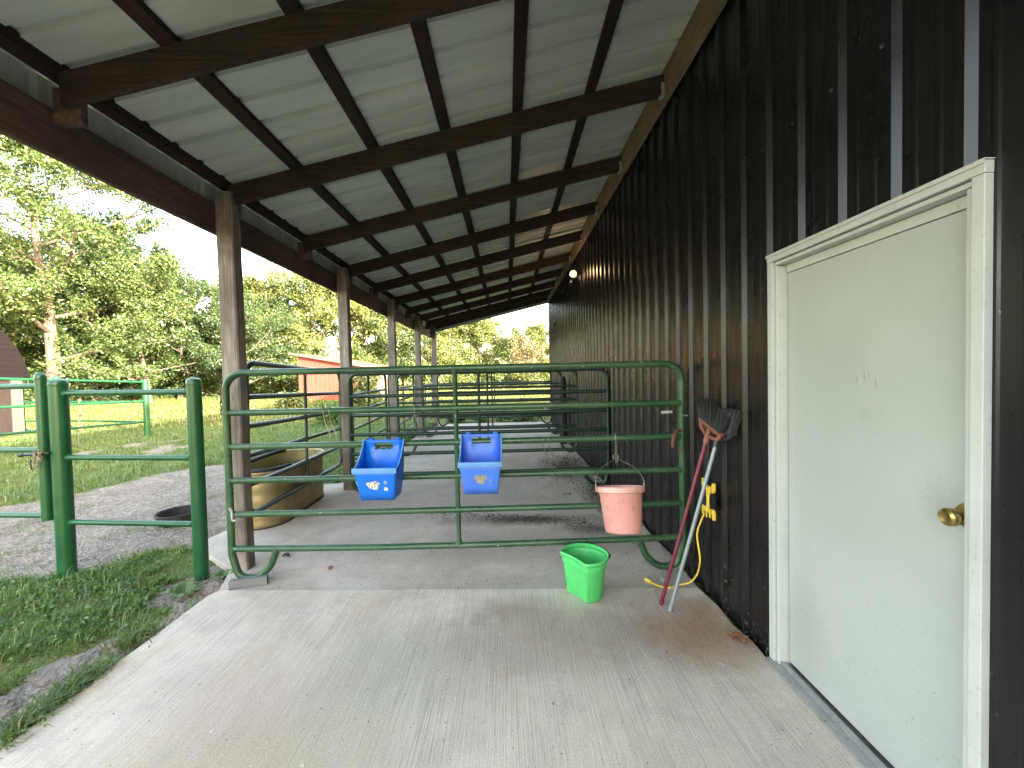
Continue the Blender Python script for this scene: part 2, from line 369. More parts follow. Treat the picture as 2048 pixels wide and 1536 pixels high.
M_field = leafmat('field_grass_blades', (.085, .125, .030), (.13, .165, .042), (.19, .21, .060), .4, .25)
M_weed = leafmat('weed_leaves', (.05, .12, .03), (.08, .17, .04), (.13, .22, .06), .35, 3)
M_bark = wood('bark', (.06, .048, .038), (.17, .145, .115), 'Z', .4, .9)

def leafcloud(cent, rad, count, size, flat=.8, droop=.25):
    """cent (k,3) cluster centres, rad (k,), count leaves in total -> verts, faces (rhombic leaves folded along the midrib)"""
    k = rng.integers(0, len(cent), count)
    d = rng.normal(size=(count, 3)); d /= np.linalg.norm(d, axis=1)[:, None]
    rr = rng.random(count)**.45
    p = cent[k]+d*(rad[k]*rr)[:, None]*np.array([1, 1, flat])
    nrm = d*.55+rng.normal(size=(count, 3))*.55+np.array([0, 0, .55]); nrm /= np.linalg.norm(nrm, axis=1)[:, None]
    u = np.cross(nrm, rng.normal(size=(count, 3))); u /= np.linalg.norm(u, axis=1)[:, None]; v_ = np.cross(nrm, u)
    s_ = size*(.6+.8*rng.random(count))[:, None]
    V = np.stack([p-u*s_*.5, p+v_*s_*.30+nrm*s_*.06, p+u*s_*.5-np.array([0, 0, droop])*s_*.3, p-v_*s_*.30+nrm*s_*.06], 1).reshape(-1, 3)
    return V, np.arange(4*count)
# ------------------------------------------------------------ ground (one sheet to the horizon)
def inpoly(x, y, P):
    c = np.zeros(x.shape, bool); n = len(P)
    for i in range(n):
        x0, y0 = P[i]; x1, y1 = P[(i+1) % n]
        k = ((y0 > y) != (y1 > y)) & (x < (x1-x0)*(y-y0)/((y1-y0) if y1 != y0 else 1e-9)+x0); c ^= k
    return c
def vnoise(x, y, s, seed=0):
    x = x*s+seed*17.3; y = y*s+seed*9.1
    xi = np.floor(x).astype(np.int64); yi = np.floor(y).astype(np.int64); fx = x-xi; fy = y-yi
    fx = fx*fx*(3-2*fx); fy = fy*fy*(3-2*fy)
    def h(a, b):
        q = np.sin(a*127.1+b*311.7+seed*74.7)*43758.5453; return q-np.floor(q)
    return (h(xi, yi)*(1-fx)+h(xi+1, yi)*fx)*(1-fy)+(h(xi, yi+1)*(1-fx)+h(xi+1, yi+1)*fx)*fy
def fbm(x, y, s, seed=0, o=4):
    a = 0; t_ = 0; k = 1
    for i in range(o): a = a+vnoise(x, y, s, seed+i)*k; t_ += k; k *= .5; s *= 2.03
    return a/t_
GRAVEL = [(-30, -8), (-12, 2.4), (-6.9, 5.0), (-6.5, 5.8), (-6.04, 6.78), (-5.5, 7.5), (-4.4, 7.1), (-3.2, 6.2), (-2.2, 6.1), (-2.2, 3.4), (-2.7, 3.6), (-3.04, 3.82), (-3.77, 3.66), (-4.34, 3.41), (-5.2, 2.7), (-8, 0.5), (-14, -8)]
DIRT = [(-2.75, 1.35), (-2.72, 1.9), (-2.63, 2.18), (-2.60, 2.5), (-2.42, 2.62), (-2.36, 2.8), (-2.62, 2.95), (-2.75, 3.2), (-2.65, 3.5), (-2.1, 3.5), (-2.1, 1.35)]
BARE = [(-9.6, 8.2), (-8.2, 8.4), (-7.4, 9.0), (-8.0, 10.4), (-9.0, 11.0), (-10.0, 10.4)]
def earth(x, y):
    """0 = grass, 1 = bare gravel/dirt"""
    jx = x+(fbm(x, y, 1.7, 3)-.5)*.9; jy = y+(fbm(x, y, 1.7, 8)-.5)*.9
    jx2 = x+(fbm(x, y, 5, 3)-.5)*.28; jy2 = y+(fbm(x, y, 5, 8)-.5)*.28
    g = inpoly(jx, jy, GRAVEL) | inpoly(jx2, jy2, DIRT)
    b = inpoly(jx, jy, BARE) & (fbm(x, y, 2.5, 5) > .53)
    return (g | b).astype(float)
def gz(x, y):
    near = np.clip((-2.25-x)/.5, 0, 1)
    z = -.055-.0*x + near*((fbm(x, y, 1.1, 2)-.5)*.07+(fbm(x, y, 6, 4)-.5)*.03)
    far = np.clip((np.hypot(x, y)-16)/40, 0, 1)
    return z+far*(fbm(x, y, .06, 6)-.5)*.8
xs = np.concatenate([-np.geomspace(1500, 16, 60), np.arange(-15.9, -5.5, .12), np.arange(-5.5, -2.0, .05), np.arange(-1.95, 3, .4), np.geomspace(3.2, 1500, 50)])
ys = np.concatenate([-np.geomspace(1500, 2, 40), np.arange(-1.9, 1, .2), np.arange(1, 4.4, .05), np.arange(4.4, 18, .12), np.geomspace(18.2, 2500, 90)])
X, Y = np.meshgrid(xs, ys); nx, ny = len(xs), len(ys)
Z = gz(X, Y)
E_ = earth(X, Y)
Z = Z+np.where(E_ > .5, (fbm(X, Y, 14, 9)-.5)*.03*(np.abs(X) < 16), 0)
idx = np.arange(nx*ny).reshape(ny, nx)
q = np.stack([idx[:-1, :-1], idx[:-1, 1:], idx[1:, 1:], idx[1:, :-1]], -1).reshape(-1)
t = NT('ground_soil_and_turf'); v = t.world()
att = t.n('ShaderNodeAttribute', attribute_name='earth')
big = t.noise(v, .35, 5, .6); mid = t.noise(v, 7, 5, .7); fine = t.noise(v, 60, 4, .7)
gr = t.mix(t.ramp(mid, [(.3, 0.), (.7, 1.)]), (.060, .095, .024), (.12, .15, .044))
gr = t.mix(t.ramp(big, [(.4, 0.), (.65, .6)]), gr, (.15, .16, .055))
gr = t.mix(t.ramp(fine, [(.5, 0.), (.7, .6)]), gr, (.045, .055, .02))
vo = t.n('ShaderNodeTexVoronoi', i_Scale=38.0); t.l(v, vo.inputs['Vector'])
er = t.mix(t.ramp(t.noise(v, 2.2, 5, .7), [(.3, 0.), (.7, 1.)]), (.175, .148, .122), (.29, .25, .205))
er = t.mix(.55, er, t.mix(1.0, er, t.ramp(vo.outputs['Color'], [(.2, .45), (.8, 1.6)]), 'MULTIPLY'))
er = t.mix(t.ramp(fine, [(.52, 0.), (.7, .6)]), er, (.13, .115, .105))
t.bump(t.math('ADD', t.math('MULTIPLY', fine, .5), t.math('MULTIPLY', vo.outputs['Distance'], 1.2)), .8, .02)
M_ground = t.set(t.mix(t.ramp(att.outputs['Fac'], [(.35, 0.), (.65, 1.)]), gr, er), .95, 0, .15)
ground = raw('ground', np.stack([X, Y, Z], -1).reshape(-1, 3), q, 4, M_ground, smooth=True)
a = ground.data.attributes.new('earth', 'FLOAT', 'POINT'); a.data.foreach_set('value', E_.ravel().astype(np.float32))
tag(ground, kind='structure')

# ------------------------------------------------------------ concrete slabs
def slab(name, outline, z1, z0, mat):
    m = MB(); m.prism(outline, lambda u, v_, t_: (u, v_, t_), z0, z1)
    return tag(m.build(name, mat, smooth=False, bevel=.006), kind='structure')
def rag(x, y0, y1, n, amp, seed):
    return [(x+(random.random()-.5)*amp, y0+(y1-y0)*i/n) for i in range(n+1)]
slab('concrete_path', [(1.40, -5), (1.40, 1.95)]+[(1.375, 2.0), (1.385, 2.25), (1.36, 2.4), (1.372, 2.6), (1.35, 2.83)]+[(-2.19, 2.985)]+rag(-2.215, 2.9, 0, 14, .012, 1)+[(-2.22, -5)], 0, -.14, M_slab)
slab('concrete_floor', [(1.36, 2.836)]+rag(1.372, 2.9, 13.0, 40, .035, 3)+[(-2.35, 13.0)]+rag(-2.40, 12.8, 6.2, 20, .05, 4)+[(-2.55, 6.0), (-2.95, 5.95)]+rag(-3.0, 5.8, 3.8, 8, .06, 5)+[(-2.7, 3.6), (-2.35, 3.35), (-2.2, 2.991)], -.014, -.14, M_slab2)

# ------------------------------------------------------------ metal siding profile
def ribprofile(a0, a1, pitch_=.2286, off=0.0, h=.019, top=.022, base=.062, minor=True):
    """list of (along, height)"""
    out = [(a0, 0)]; k = math.ceil((a0+base/2-off)/pitch_)
    while off+k*pitch_+base/2 < a1:
        c = off+k*pitch_
        out += [(c-base/2, 0), (c-top/2, h), (c+top/2, h), (c+base/2, 0)]
        if minor:
            for f in (1/3, 2/3):
                d = c+pitch_*f
                if d+.012 < a1: out += [(d-.014, 0), (d-.005, .0018), (d+.005, .0018), (d+.014, 0)]
        k += 1
    out.append((a1, 0)); return out
def sheet(prof, fn0, fn1, name, mat, parent, back=.0):
    """corrugated sheet between two edges: fn(along, height)->point"""
    m = MB(); n = len(prof)
    vs = [fn0(a, h) for a, h in prof]+[fn1(a, h) for a, h in prof]
    m.add(vs, [(i, i+1, n+i+1, n+i) for i in range(n-1)])
    me_o = m.build(name, mat, parent, smooth=False)
    me_o.modifiers.new('thickness', 'SOLIDIFY').thickness = .0012
    return me_o

barn = thing('barn', 'long dark brown metal-sided barn wall with a white door on the right', 'barn', (1.4, 4, 0))
def P(o): # parent with keep-world: parts are built in world coordinates
    o.location = -Vector(o.parent.location) if o.parent.parent is None else o.location
    return o
WX = 1.415
DY0, DY1, DZ = 1.145, 2.105, 2.155     # outside of the door frame
YB, YE = -7.0, 12.92
for (a0, a1, z0, z1) in ((DY1-.02, YE, -.03, 4.25), (YB, DY0+.02, -.03, 4.25), (DY0+.02, DY1-.02, DZ-.02, 4.25)):
    pr = ribprofile(a0, a1, off=1.218, h=.021, top=.026, base=.064)
    P(sheet(pr, lambda a_, h, z=z0: (WX-h, a_, z), lambda a_, h, z=z1: (WX-h, a_, z), 'wall', M_siding, barn))
# screws in the siding (heads on the flats)
m = MB(); m.lathe([(0, -.007), (.0055, -.006), (.0055, -.002), (.009, 0), (.009, .001)], 8, (0, 0, 0), 'X')
M_screw = NT('painted_screw').set((.11, .10, .10), .4, .3)
screw = m.build('screw', M_screw, barn); first = True
for k in range(-1, 18):
    for zz in (.35, 1.15, 2.0, 2.75, 3.5):
        yy = 1.218+.2286*k+.045
        if (DY0-.05 < yy < DY1+.05 and zz < DZ+.05) or yy < .5: continue
        o = screw if first else screw.copy()
        if not first: COL.objects.link(o); o.parent = barn
        first = False; o.location = (WX-.001-1.4, yy-4, zz)
m = MB() # end wall, far wall, back wall and gable ends
for yy in (YE, YB):
    m.prism([(1.43, -.1), (14.5, -.1), (14.5, 4.1), (7.9, 7.6), (1.43, 4.25)], lambda u, v_, t_: (u, t_, v_), yy-.03, yy)
m.box(14.45, 14.5, YB, YE-.03, -.1, 4.1)
P(m.build('end_wall', M_siding, barn, smooth=False))
m = MB(); m.box(1.392, 1.425, YE-.006, YE+.004, -.03, 3.98); m.box(1.392, 1.398, YE-.07, YE-.006, -.03, 3.82)
P(m.build('corner_trim', M_siding, barn, smooth=False))
m = MB()
m.hexa([(1.2, YB-.3, 4.28), (7.9, YB-.3, 7.68), (7.9, YE+.3, 7.68), (1.2, YE+.3, 4.28), (1.2, YB-.3, 4.31), (7.9, YB-.3, 7.71), (7.9, YE+.3, 7.71), (1.2, YE+.3, 4.31)])
m.hexa([(14.7, YB-.3, 4.08), (7.9, YB-.3, 7.69), (7.9, YE+.3, 7.69), (14.7, YE+.3, 4.08), (14.7, YB-.3, 4.11), (7.9, YB-.3, 7.72), (7.9, YE+.3, 7.72), (14.7, YE+.3, 4.11)])
P(m.build('roof', M_tin, barn, smooth=False))
# door frame, door, knob, threshold
fr = MB()
fr.box(1.386, 1.47, DY1-.036, DY1, 0.012, DZ-.037)                # far casing
fr.box(1.386, 1.47, DY0, DY0+.034, 0.012, DZ-.037)                # near casing
fr.box(1.384, 1.47, DY0-.001, DY1+.001, DZ-.036, DZ)              # head casing
fr.box(1.400, 1.47, DY1-.056, DY1-.040, .012, DZ-.060)            # liner
fr.box(1.400, 1.47, DY0+.038, DY0+.058, .012, DZ-.060)
fr.box(1.400, 1.47, DY0+.038, DY1-.040, DZ-.056, DZ-.040)
fr.box(1.4475, 1.47, DY0+.060, DY1-.058, DZ-.098, DZ-.058)        # weather strip over the door
dfm = P(fr.build('door_frame', M_trim, barn, smooth=False, bevel=.002))
m = MB(); m.box(1.379, 1.412, DY0-.004, DY1+.004, DZ+.001, DZ+.004); m.box(1.379, 1.3825, DY0-.004, DY1+.004, DZ-.010, DZ+.0005)
P(m.build('drip_cap', M_trim, barn, smooth=False))
m = MB(); m.box(1.452, 1.485, DY0+.060, DY1-.060, .030, DZ-.101)
door = P(m.build('door', M_door, barn, smooth=False, bevel=.002))
kz, ky = 1.088, 1.232
m = MB(); m.lathe([(.0, 0), (.038, 0), (.040, -.004), (.036, -.010), (.020, -.016), (.013, -.020), (.012, -.034), (.019, -.040), (.0265, -.052), (.0285, -.064), (.026, -.075), (.018, -.080), (.010, -.078), (.0, -.077)], 28, (1.4515, ky, kz), 'X')
kn = m.build('knob', M_brass, door)
kn.location = (0, 0, 0)
m = MB(); m.box(1.362, 1.47, DY0+.0, DY1-.004, .003, .011); m.box(1.405, 1.430, DY0+.045, DY1-.056, .0115, .026); m.box(1.372, 1.380, DY0+.0, DY1-.004, .0115, .016)
P(m.build('threshold', M_alu, barn, smooth=False, bevel=.001))
# ------------------------------------------------------------ lean-to roof on posts
lean = thing('lean_to', 'open lean-to roof with dark rafters and pale tin on wooden posts beside the barn', 'lean-to', (-2.2, 4, 0))
XL, XR = -2.17, 1.36; ZL, ZR = 3.02, 3.855
slope = (ZR-ZL)/(XR-XL); RH = .168
def rz_(x): return ZL+(x-XL)*slope
def part(o): return P(o)
RY = [-.3, .93, 2.14, 3.37, 4.60, 5.80, 6.96, 8.22, 9.42, 10.6, 11.72, 12.62]
for i, yy in enumerate(RY):
    m = MB(); j = [(random.random()-.5)*.012 for _ in range(4)]
    x0 = -2.26+j[0]; n = 12; rings_ = []
    for k in range(n+1):
        x = x0+(XR-x0)*k/n; z = rz_(x)+(mnoise.noise((x*1.2, yy, 0)))*.006; dy = mnoise.noise((x*.8, yy, 5))*.008
        rings_.append([(x, yy-.019+dy, z), (x, yy+.019+dy, z), (x, yy+.019+dy, z+RH), (x, yy-.019+dy, z+RH)])
    m.rings(rings_)
    part(m.build('rafter', M_rafter, lean, smooth=False, bevel=.003))
px_ = [-2.06, -1.50, -.90, -.28, .36, .98]
PX = [-1.70, -1.06, -.46, .137, .74]
for i, x in enumerate(PX):
    zb = rz_(x)+RH+.002; m = MB(); rings_ = []
    for k in range(60):
        yy = -.5+(12.75+.5)*k/59; dx = mnoise.noise((yy*.5, x, 2))*.010; dz = mnoise.noise((yy*.9, x, 9))*.003
        rings_.append([(x-.043+dx, yy, zb-.010+dz), (x+.043+dx, yy, zb+.010+dz), (x+.043+dx, yy, zb+.047), (x-.043+dx, yy, zb+.027)])
    m.rings(rings_)
    part(m.build('purlin', M_purlin, lean, smooth=False, bevel=.003))
def roofz(x): return rz_(x)+RH+.042
xe = XL-.30
pr = ribprofile(-.6, 12.9, off=.1, h=.032, top=.044, base=.058, minor=False)
m_roof = part(sheet(pr, lambda a_, h: (xe, a_, roofz(xe)+h), lambda a_, h: (1.40, a_, roofz(1.40)+h), 'roof_panel', M_tin, lean))
m = MB(); m.box(1.358, 1.392, -.5, YE-.05, 3.80, 4.065); part(m.build('ledger', M_ledger, lean, smooth=False, bevel=.003))
m = MB(); m.box(-2.385, -2.345, -1.2, 12.8, 2.765, 3.01); part(m.build('eave_beam', M_beam, lean, smooth=False, bevel=.004))
m = MB(); m.box(-2.340, -2.255, -.5, 12.8, 3.150, 3.225); part(m.build('eave_purlin', M_purlin, lean, smooth=False, bevel=.004))
pr = ribprofile(-.5, 12.85, pitch_=.2286, off=.05)
part(sheet(pr, lambda a_, h: (-2.392-h, a_, 2.86), lambda a_, h: (-2.392-h, a_, 3.175), 'eave_fascia', M_tin, lean))
m = MB(); n = 10; rr = [] # gable end board at the far end
for k in range(n+1):
    x = -2.40+(1.36+2.40)*k/n; z = rz_(x)-.05; rr.append([(x, 12.80, z-.01), (x, 12.83, z-.01), (x, 12.83, z+RH+.13), (x, 12.80, z+RH+.13)])
m.rings(rr); part(m.build('end_fascia', M_galv, lean, smooth=False))
for i, yy in enumerate((-1.30, 1.02, 3.31, 5.62, 7.95, 10.29, 12.58)):
    m = MB(); rings_ = []
    top = 3.10
    lx = .0
    for k in range(25):
        z = -.25+(top+.25)*k/24; dx = mnoise.noise((z*.9, yy, 1))*.006+(-.012*(z-1.5) if i == 2 else 0)*.5; dy = mnoise.noise((z*.9, yy, 7))*.005
        w_ = .07
        if k == 24: w_ = .062
        c_ = .010
        X0, X1, Y0, Y1 = -2.262-w_+dx, -2.262+w_+dx, yy+dy, yy+.112+dy
        rings_.append([(X0+c_, Y0, z), (X1-c_, Y0, z), (X1, Y0+c_, z), (X1, Y1-c_, z), (X1-c_, Y1, z), (X0+c_, Y1, z), (X0, Y1-c_, z), (X0, Y0+c_, z)])
    m.rings(rings_)
    po = part(m.build('post', M_post, lean, smooth=False))
# rafter blocks on the beam and small joist hangers at the ledger
for yy in RY:
    m = MB(); m.box(-2.343, -2.20, yy+.022, yy+.060, 2.93, 3.12); part(m.build('rafter_block', M_beam, lean, smooth=False, bevel=.003))
    m = MB(); m.box(1.318, 1.356, yy-.024, yy+.024, 3.838, 3.8415); m.box(1.33, 1.356, yy-.0245, yy-.0222, 3.842, 3.95)
    part(m.build('joist_hanger', M_galv, lean, smooth=False))

# ------------------------------------------------------------ flood lamp on the barn wall
lamp = thing('flood_lamp', 'lit warm flood lamp high on the dark barn wall', 'lamp', (1.395, 7.35, 3.30))
m = MB(); m.lathe([(.0, 0), (.055, 0), (.055, -.02), (.03, -.03), (.0, -.03)], 20, (0, 0, 0), 'X'); m.build('mount', M_galv, lamp)
m = MB(); m.tube([(-.02, 0, 0), (-.07, -.03, .01), (-.11, -.05, .02)], .014, 8); m.build('arm', M_galv, lamp)
E1 = NT('lit_bulb'); E1.b.inputs['Emission Color'].default_value = (1, .62, .25, 1); E1.b.inputs['Emission Strength'].default_value = .17; E1 = E1.set((.9, .8, .6), .3)
def head(nm, c, mat, r):
    m = MB(); pts = [(0.0, .075), (.5*r, .07), (.9*r, .045), (r, 0), (.8*r, -.03), (.45*r, -.07), (.3*r, -.10), (0, -.10)]
    m.lathe([(a_, b_) for a_, b_ in pts], 20); o = m.build(nm, mat, lamp); o.location = c; o.rotation_euler = (R(80), R(-25), 0); return o
head('bulb', (-.15, -.085, .045), E1, .062)
head('lamp_hood', (-.16, .08, -.075), M_darksteel, .055)
pl = bpy.data.lights.new('flood_lamp_light', 'POINT'); pl.energy = .5; pl.color = (1, .62, .3); pl.shadow_soft_size = .07
plo = bpy.data.objects.new('flood_lamp_light', pl); COL.objects.link(plo); plo.location = (1.10, 7.15, 3.36)

# ------------------------------------------------------------ tubular livestock panels
def panel(name, label, W, mat, group, wrinkle=True, feet=True):
    t_ = thing(name, label, 'gate panel', group=group)
    H = 1.635; r = .0262
    zs = (1.325, 1.062, .798, .534, .262)
    path = [(.355, 0, .262), (.30, 0, .12), (.19, 0, .025), (.05, 0, .035), (0, 0, .22), (0, 0, H), (W, 0, H), (W, 0, .22), (W-.05, 0, .035), (W-.20, 0, .025), (W-.30, 0, .12), (W-.355, 0, .262)]
    pts = fillet(path, [0, .16, .16, .12, .2, .15, .15, .2, .12, .16, .16, 0], 8)
    if not feet: pts = fillet([(W*.5, 0, .262), (0, 0, .262), (0, 0, H), (W, 0, H), (W, 0, .262), (W*.5, 0, .262)], .16, 8)
    m = MB(); m.tube(pts, r, 12)
    if wrinkle:  # crimped inside of the bends
        for s_ in (0, 1):
            for k in range(9):
                a_ = R(8+74*k/8); cx, cz = .15, H-.15
                p = Vector((cx-.15*math.cos(a_)*1.0, 0, cz+.15*math.sin(a_)))
                d = Vector((math.sin(a_), 0, math.cos(a_)))*.0035
                if s_: p.x = W-p.x; d.x = -d.x
                m.tube([p-d, p, p+d], [r*.98, r*1.07, r*.98], 12)
    m.build('frame', mat, t_)
    for k, z in enumerate(zs if feet else zs[:4]):
        m = MB(); sag = [0, .004, .003, .008, .018][k]
        P_ = [(W*i/14+(.015 if i == 0 else (-.015 if i == 14 else 0)), mnoise.noise((i*.7, z*3, W))*.004, z-sag*math.sin(math.pi*i/14)) for i in range(15)]
        m.tube(P_, .0245, 12)
        # weld beads
        for x_ in (.02, W-.02): m.tube([(x_-.006, 0, z), (x_+.006, 0, z)], .0285, 10)
        m.build('rail', mat, t_)
    m = MB(); xm = W*.5
    m.tube([(xm, 0, H-.012), (xm, -.003, H-.05), (xm, -.004, 1.0), (xm, -.003, .30), (xm, 0, .258)], [.030, .0185, .018, .0185, .030], 10)
    m.build('stay', mat, t_)
    return t_
W0 = 3.545
GP = 'tubular stall panels across and along the aisle'
p1 = panel('livestock_panel', 'nearest green tubular panel across the aisle, carrying two blue feeders and a pink bucket', W0, M_green_worn, GP)
p1.location = (-2.175, 3.12, -.012); p1.rotation_euler = (0, R(0), 0)
p2 = panel('livestock_panel', 'second dark green panel across the aisle, from the second wooden post to the barn', W0, M_green_dark, GP, False)
p2.location = (-2.16, 5.5, -.02)
labs = ['third panel across the aisle, from the third post to the barn wall', 'fourth panel across the aisle, from the fourth post to the barn wall', 'farthest panel across the aisle, at the open end of the lean-to']
for (yy, lb) in zip((7.92, 10.3, 12.5), labs):
    c = copy_tree(p2); c.location = (-2.16, yy, -.02); c['label'] = lb
q1 = panel('livestock_panel', 'green side panel leading back from the first post, in front of the stock tank', 2.62, M_green_dark, GP, False, False)
def along(o, a_, b_, W, z=0, tilt=0):
    a_ = Vector(a_); b_ = Vector(b_); d = b_-a_
    o.location = (a_.x, a_.y, z); o.rotation_euler = (0, -tilt, math.atan2(d.y, d.x)); o.scale = (d.length/W, 1, 1)
along(q1, (-2.33, 3.56), (-2.51, 6.02), 2.62, .09, R(-1.8))
sp = [((-2.34, 5.72), (-2.52, 8.35), 'green side panel between the second and third wooden posts'),
      ((-2.36, 8.02), (-2.50, 10.75), 'green side panel between the third and fourth wooden posts'),
      ((-2.36, 10.40), (-2.40, 12.9), 'green side panel between the last two wooden posts')]
for a_, b_, lb in sp:
    c = copy_tree(q1); c['label'] = lb; along(c, a_, b_, 2.62, -.02)

# small hardware on the front panel
m = MB(); m.tube(smoothpath([(-.02, -.024, .05), (.0, -.027, .02), (.002, -.027, -.04), (.018, -.02, -.05)]), .009, 6)
c = m.build('chain_link', M_galv); c.location = (-2.145, 3.12, .53); tag(c, 'white-grey chain link hanging on the left upright of the nearest panel', 'chain')
m = MB()
for k in range(7):
    z = -.03*k; y_ = .015*(k % 2)
    m.tube([(math.cos(a_)*.011*(1 if k % 2 else .5), math.sin(a_)*.011*(.5 if k % 2 else 1), z+math.cos(a_*1)*.0+.018*math.cos(a_)) for a_ in np.linspace(0, 2*math.pi, 9)], .004, 5)
c = m.build('chain', M_rust); c.location = (-2.225, 3.14, 1.50); tag(c, 'dark rusty chain wrapped round the top of the first post beside the nearest panel', 'chain')
def ring(cx, cy, cz, rad, r, n=16, ax='Y'):
    return [((cx+rad*math.cos(a_), cy, cz+rad*math.sin(a_)) if ax == 'Y' else (cx, cy+rad*math.cos(a_), cz+rad*math.sin(a_))) for a_ in np.linspace(0, 2*math.pi, n)]
# horseshoe hung at the right end of the third rail
m = MB(); pts = [(.055*math.sin(a_)*1.0, -.0+.01*math.cos(a_), .068*math.cos(a_)) for a_ in np.linspace(-2.35, 2.35, 22)]
m.tube(pts, .011, 8, flat=.8)
c = m.build('horseshoe', M_rust); c.location = (1.325, 3.087, 1.015); c.rotation_euler = (R(8), R(22), R(35)); c.scale = (1.3, 1.3, 1.25); tag(c, 'rusty horseshoe hung over the right end of the nearest panel', 'horseshoe')
# wire hooks over the rails
def whook(x, z, drop, label, gap=.045):
    m = MB()
    for s_ in (0, gap):
        m.tube(smoothpath([(s_-.012, .012, -.015), (s_-.008, .026, .012), (s_-.004, 0, .030), (s_, -.026, .005), (s_+.012, -.026, -drop*.4), (s_+.045, -.03, -drop*.8), (s_+.055, -.035, -drop)], 5), .0026, 6)
    m.tube([(.045+.012, -.035, -drop), (.045+.03, -.037, -drop-.02), (gap+.055, -.035, -drop)], .0026, 6)
    c = m.build('wire_hook', M_steel); c.location = (x, 3.12, z); tag(c, label, 'hook', 'wire hooks on the nearest panel')
whook(-1.42, 1.312, .20, 'bent double wire hook hanging from the second rail, left of the blue feeders')
whook(.27, 1.050, .20, 'double wire hook hanging from the third rail, right of the blue feeders')
m = MB(); m.tube(smoothpath([(0, .02, 0), (0, 0, .03), (0, -.026, 0), (.005, -.026, -.05), (.02, -.028, -.085)], 4)+[Vector((.02, -.028, -.085))], .0026, 6); m.tube(ring(.01, -.028, -.07, .022, .003), .0026, 6)
c = m.build('wire_hook', M_steel); c.location = (-.72, 3.12, 1.315); tag(c, 'small looped wire hook on the second rail above the left blue feeder', 'hook', 'wire hooks on the nearest panel')
# identification plate and latch pin
m = MB(); m.box(-.045, .045, -.003, 0, -.011, .011); c = m.build('label_plate', M_galv, bevel=.002); c.location = (1.245, 3.105, 1.245); c.rotation_euler = (0, R(-3), 0)
tag(c, 'small metal plate tied near the top right corner of the nearest panel', 'plate')
m = MB(); m.tube([(-.01, 0, 0), (.05, -.004, 0)], .006, 8); m.tube([(.048, -.004, .012), (.048, -.004, -.012)], .008, 8)
c = m.build('latch_pin', M_galv); c.location = (1.37, 3.10, 1.215); tag(c, 'small bright latch pin on the right upright of the nearest panel', 'latch')

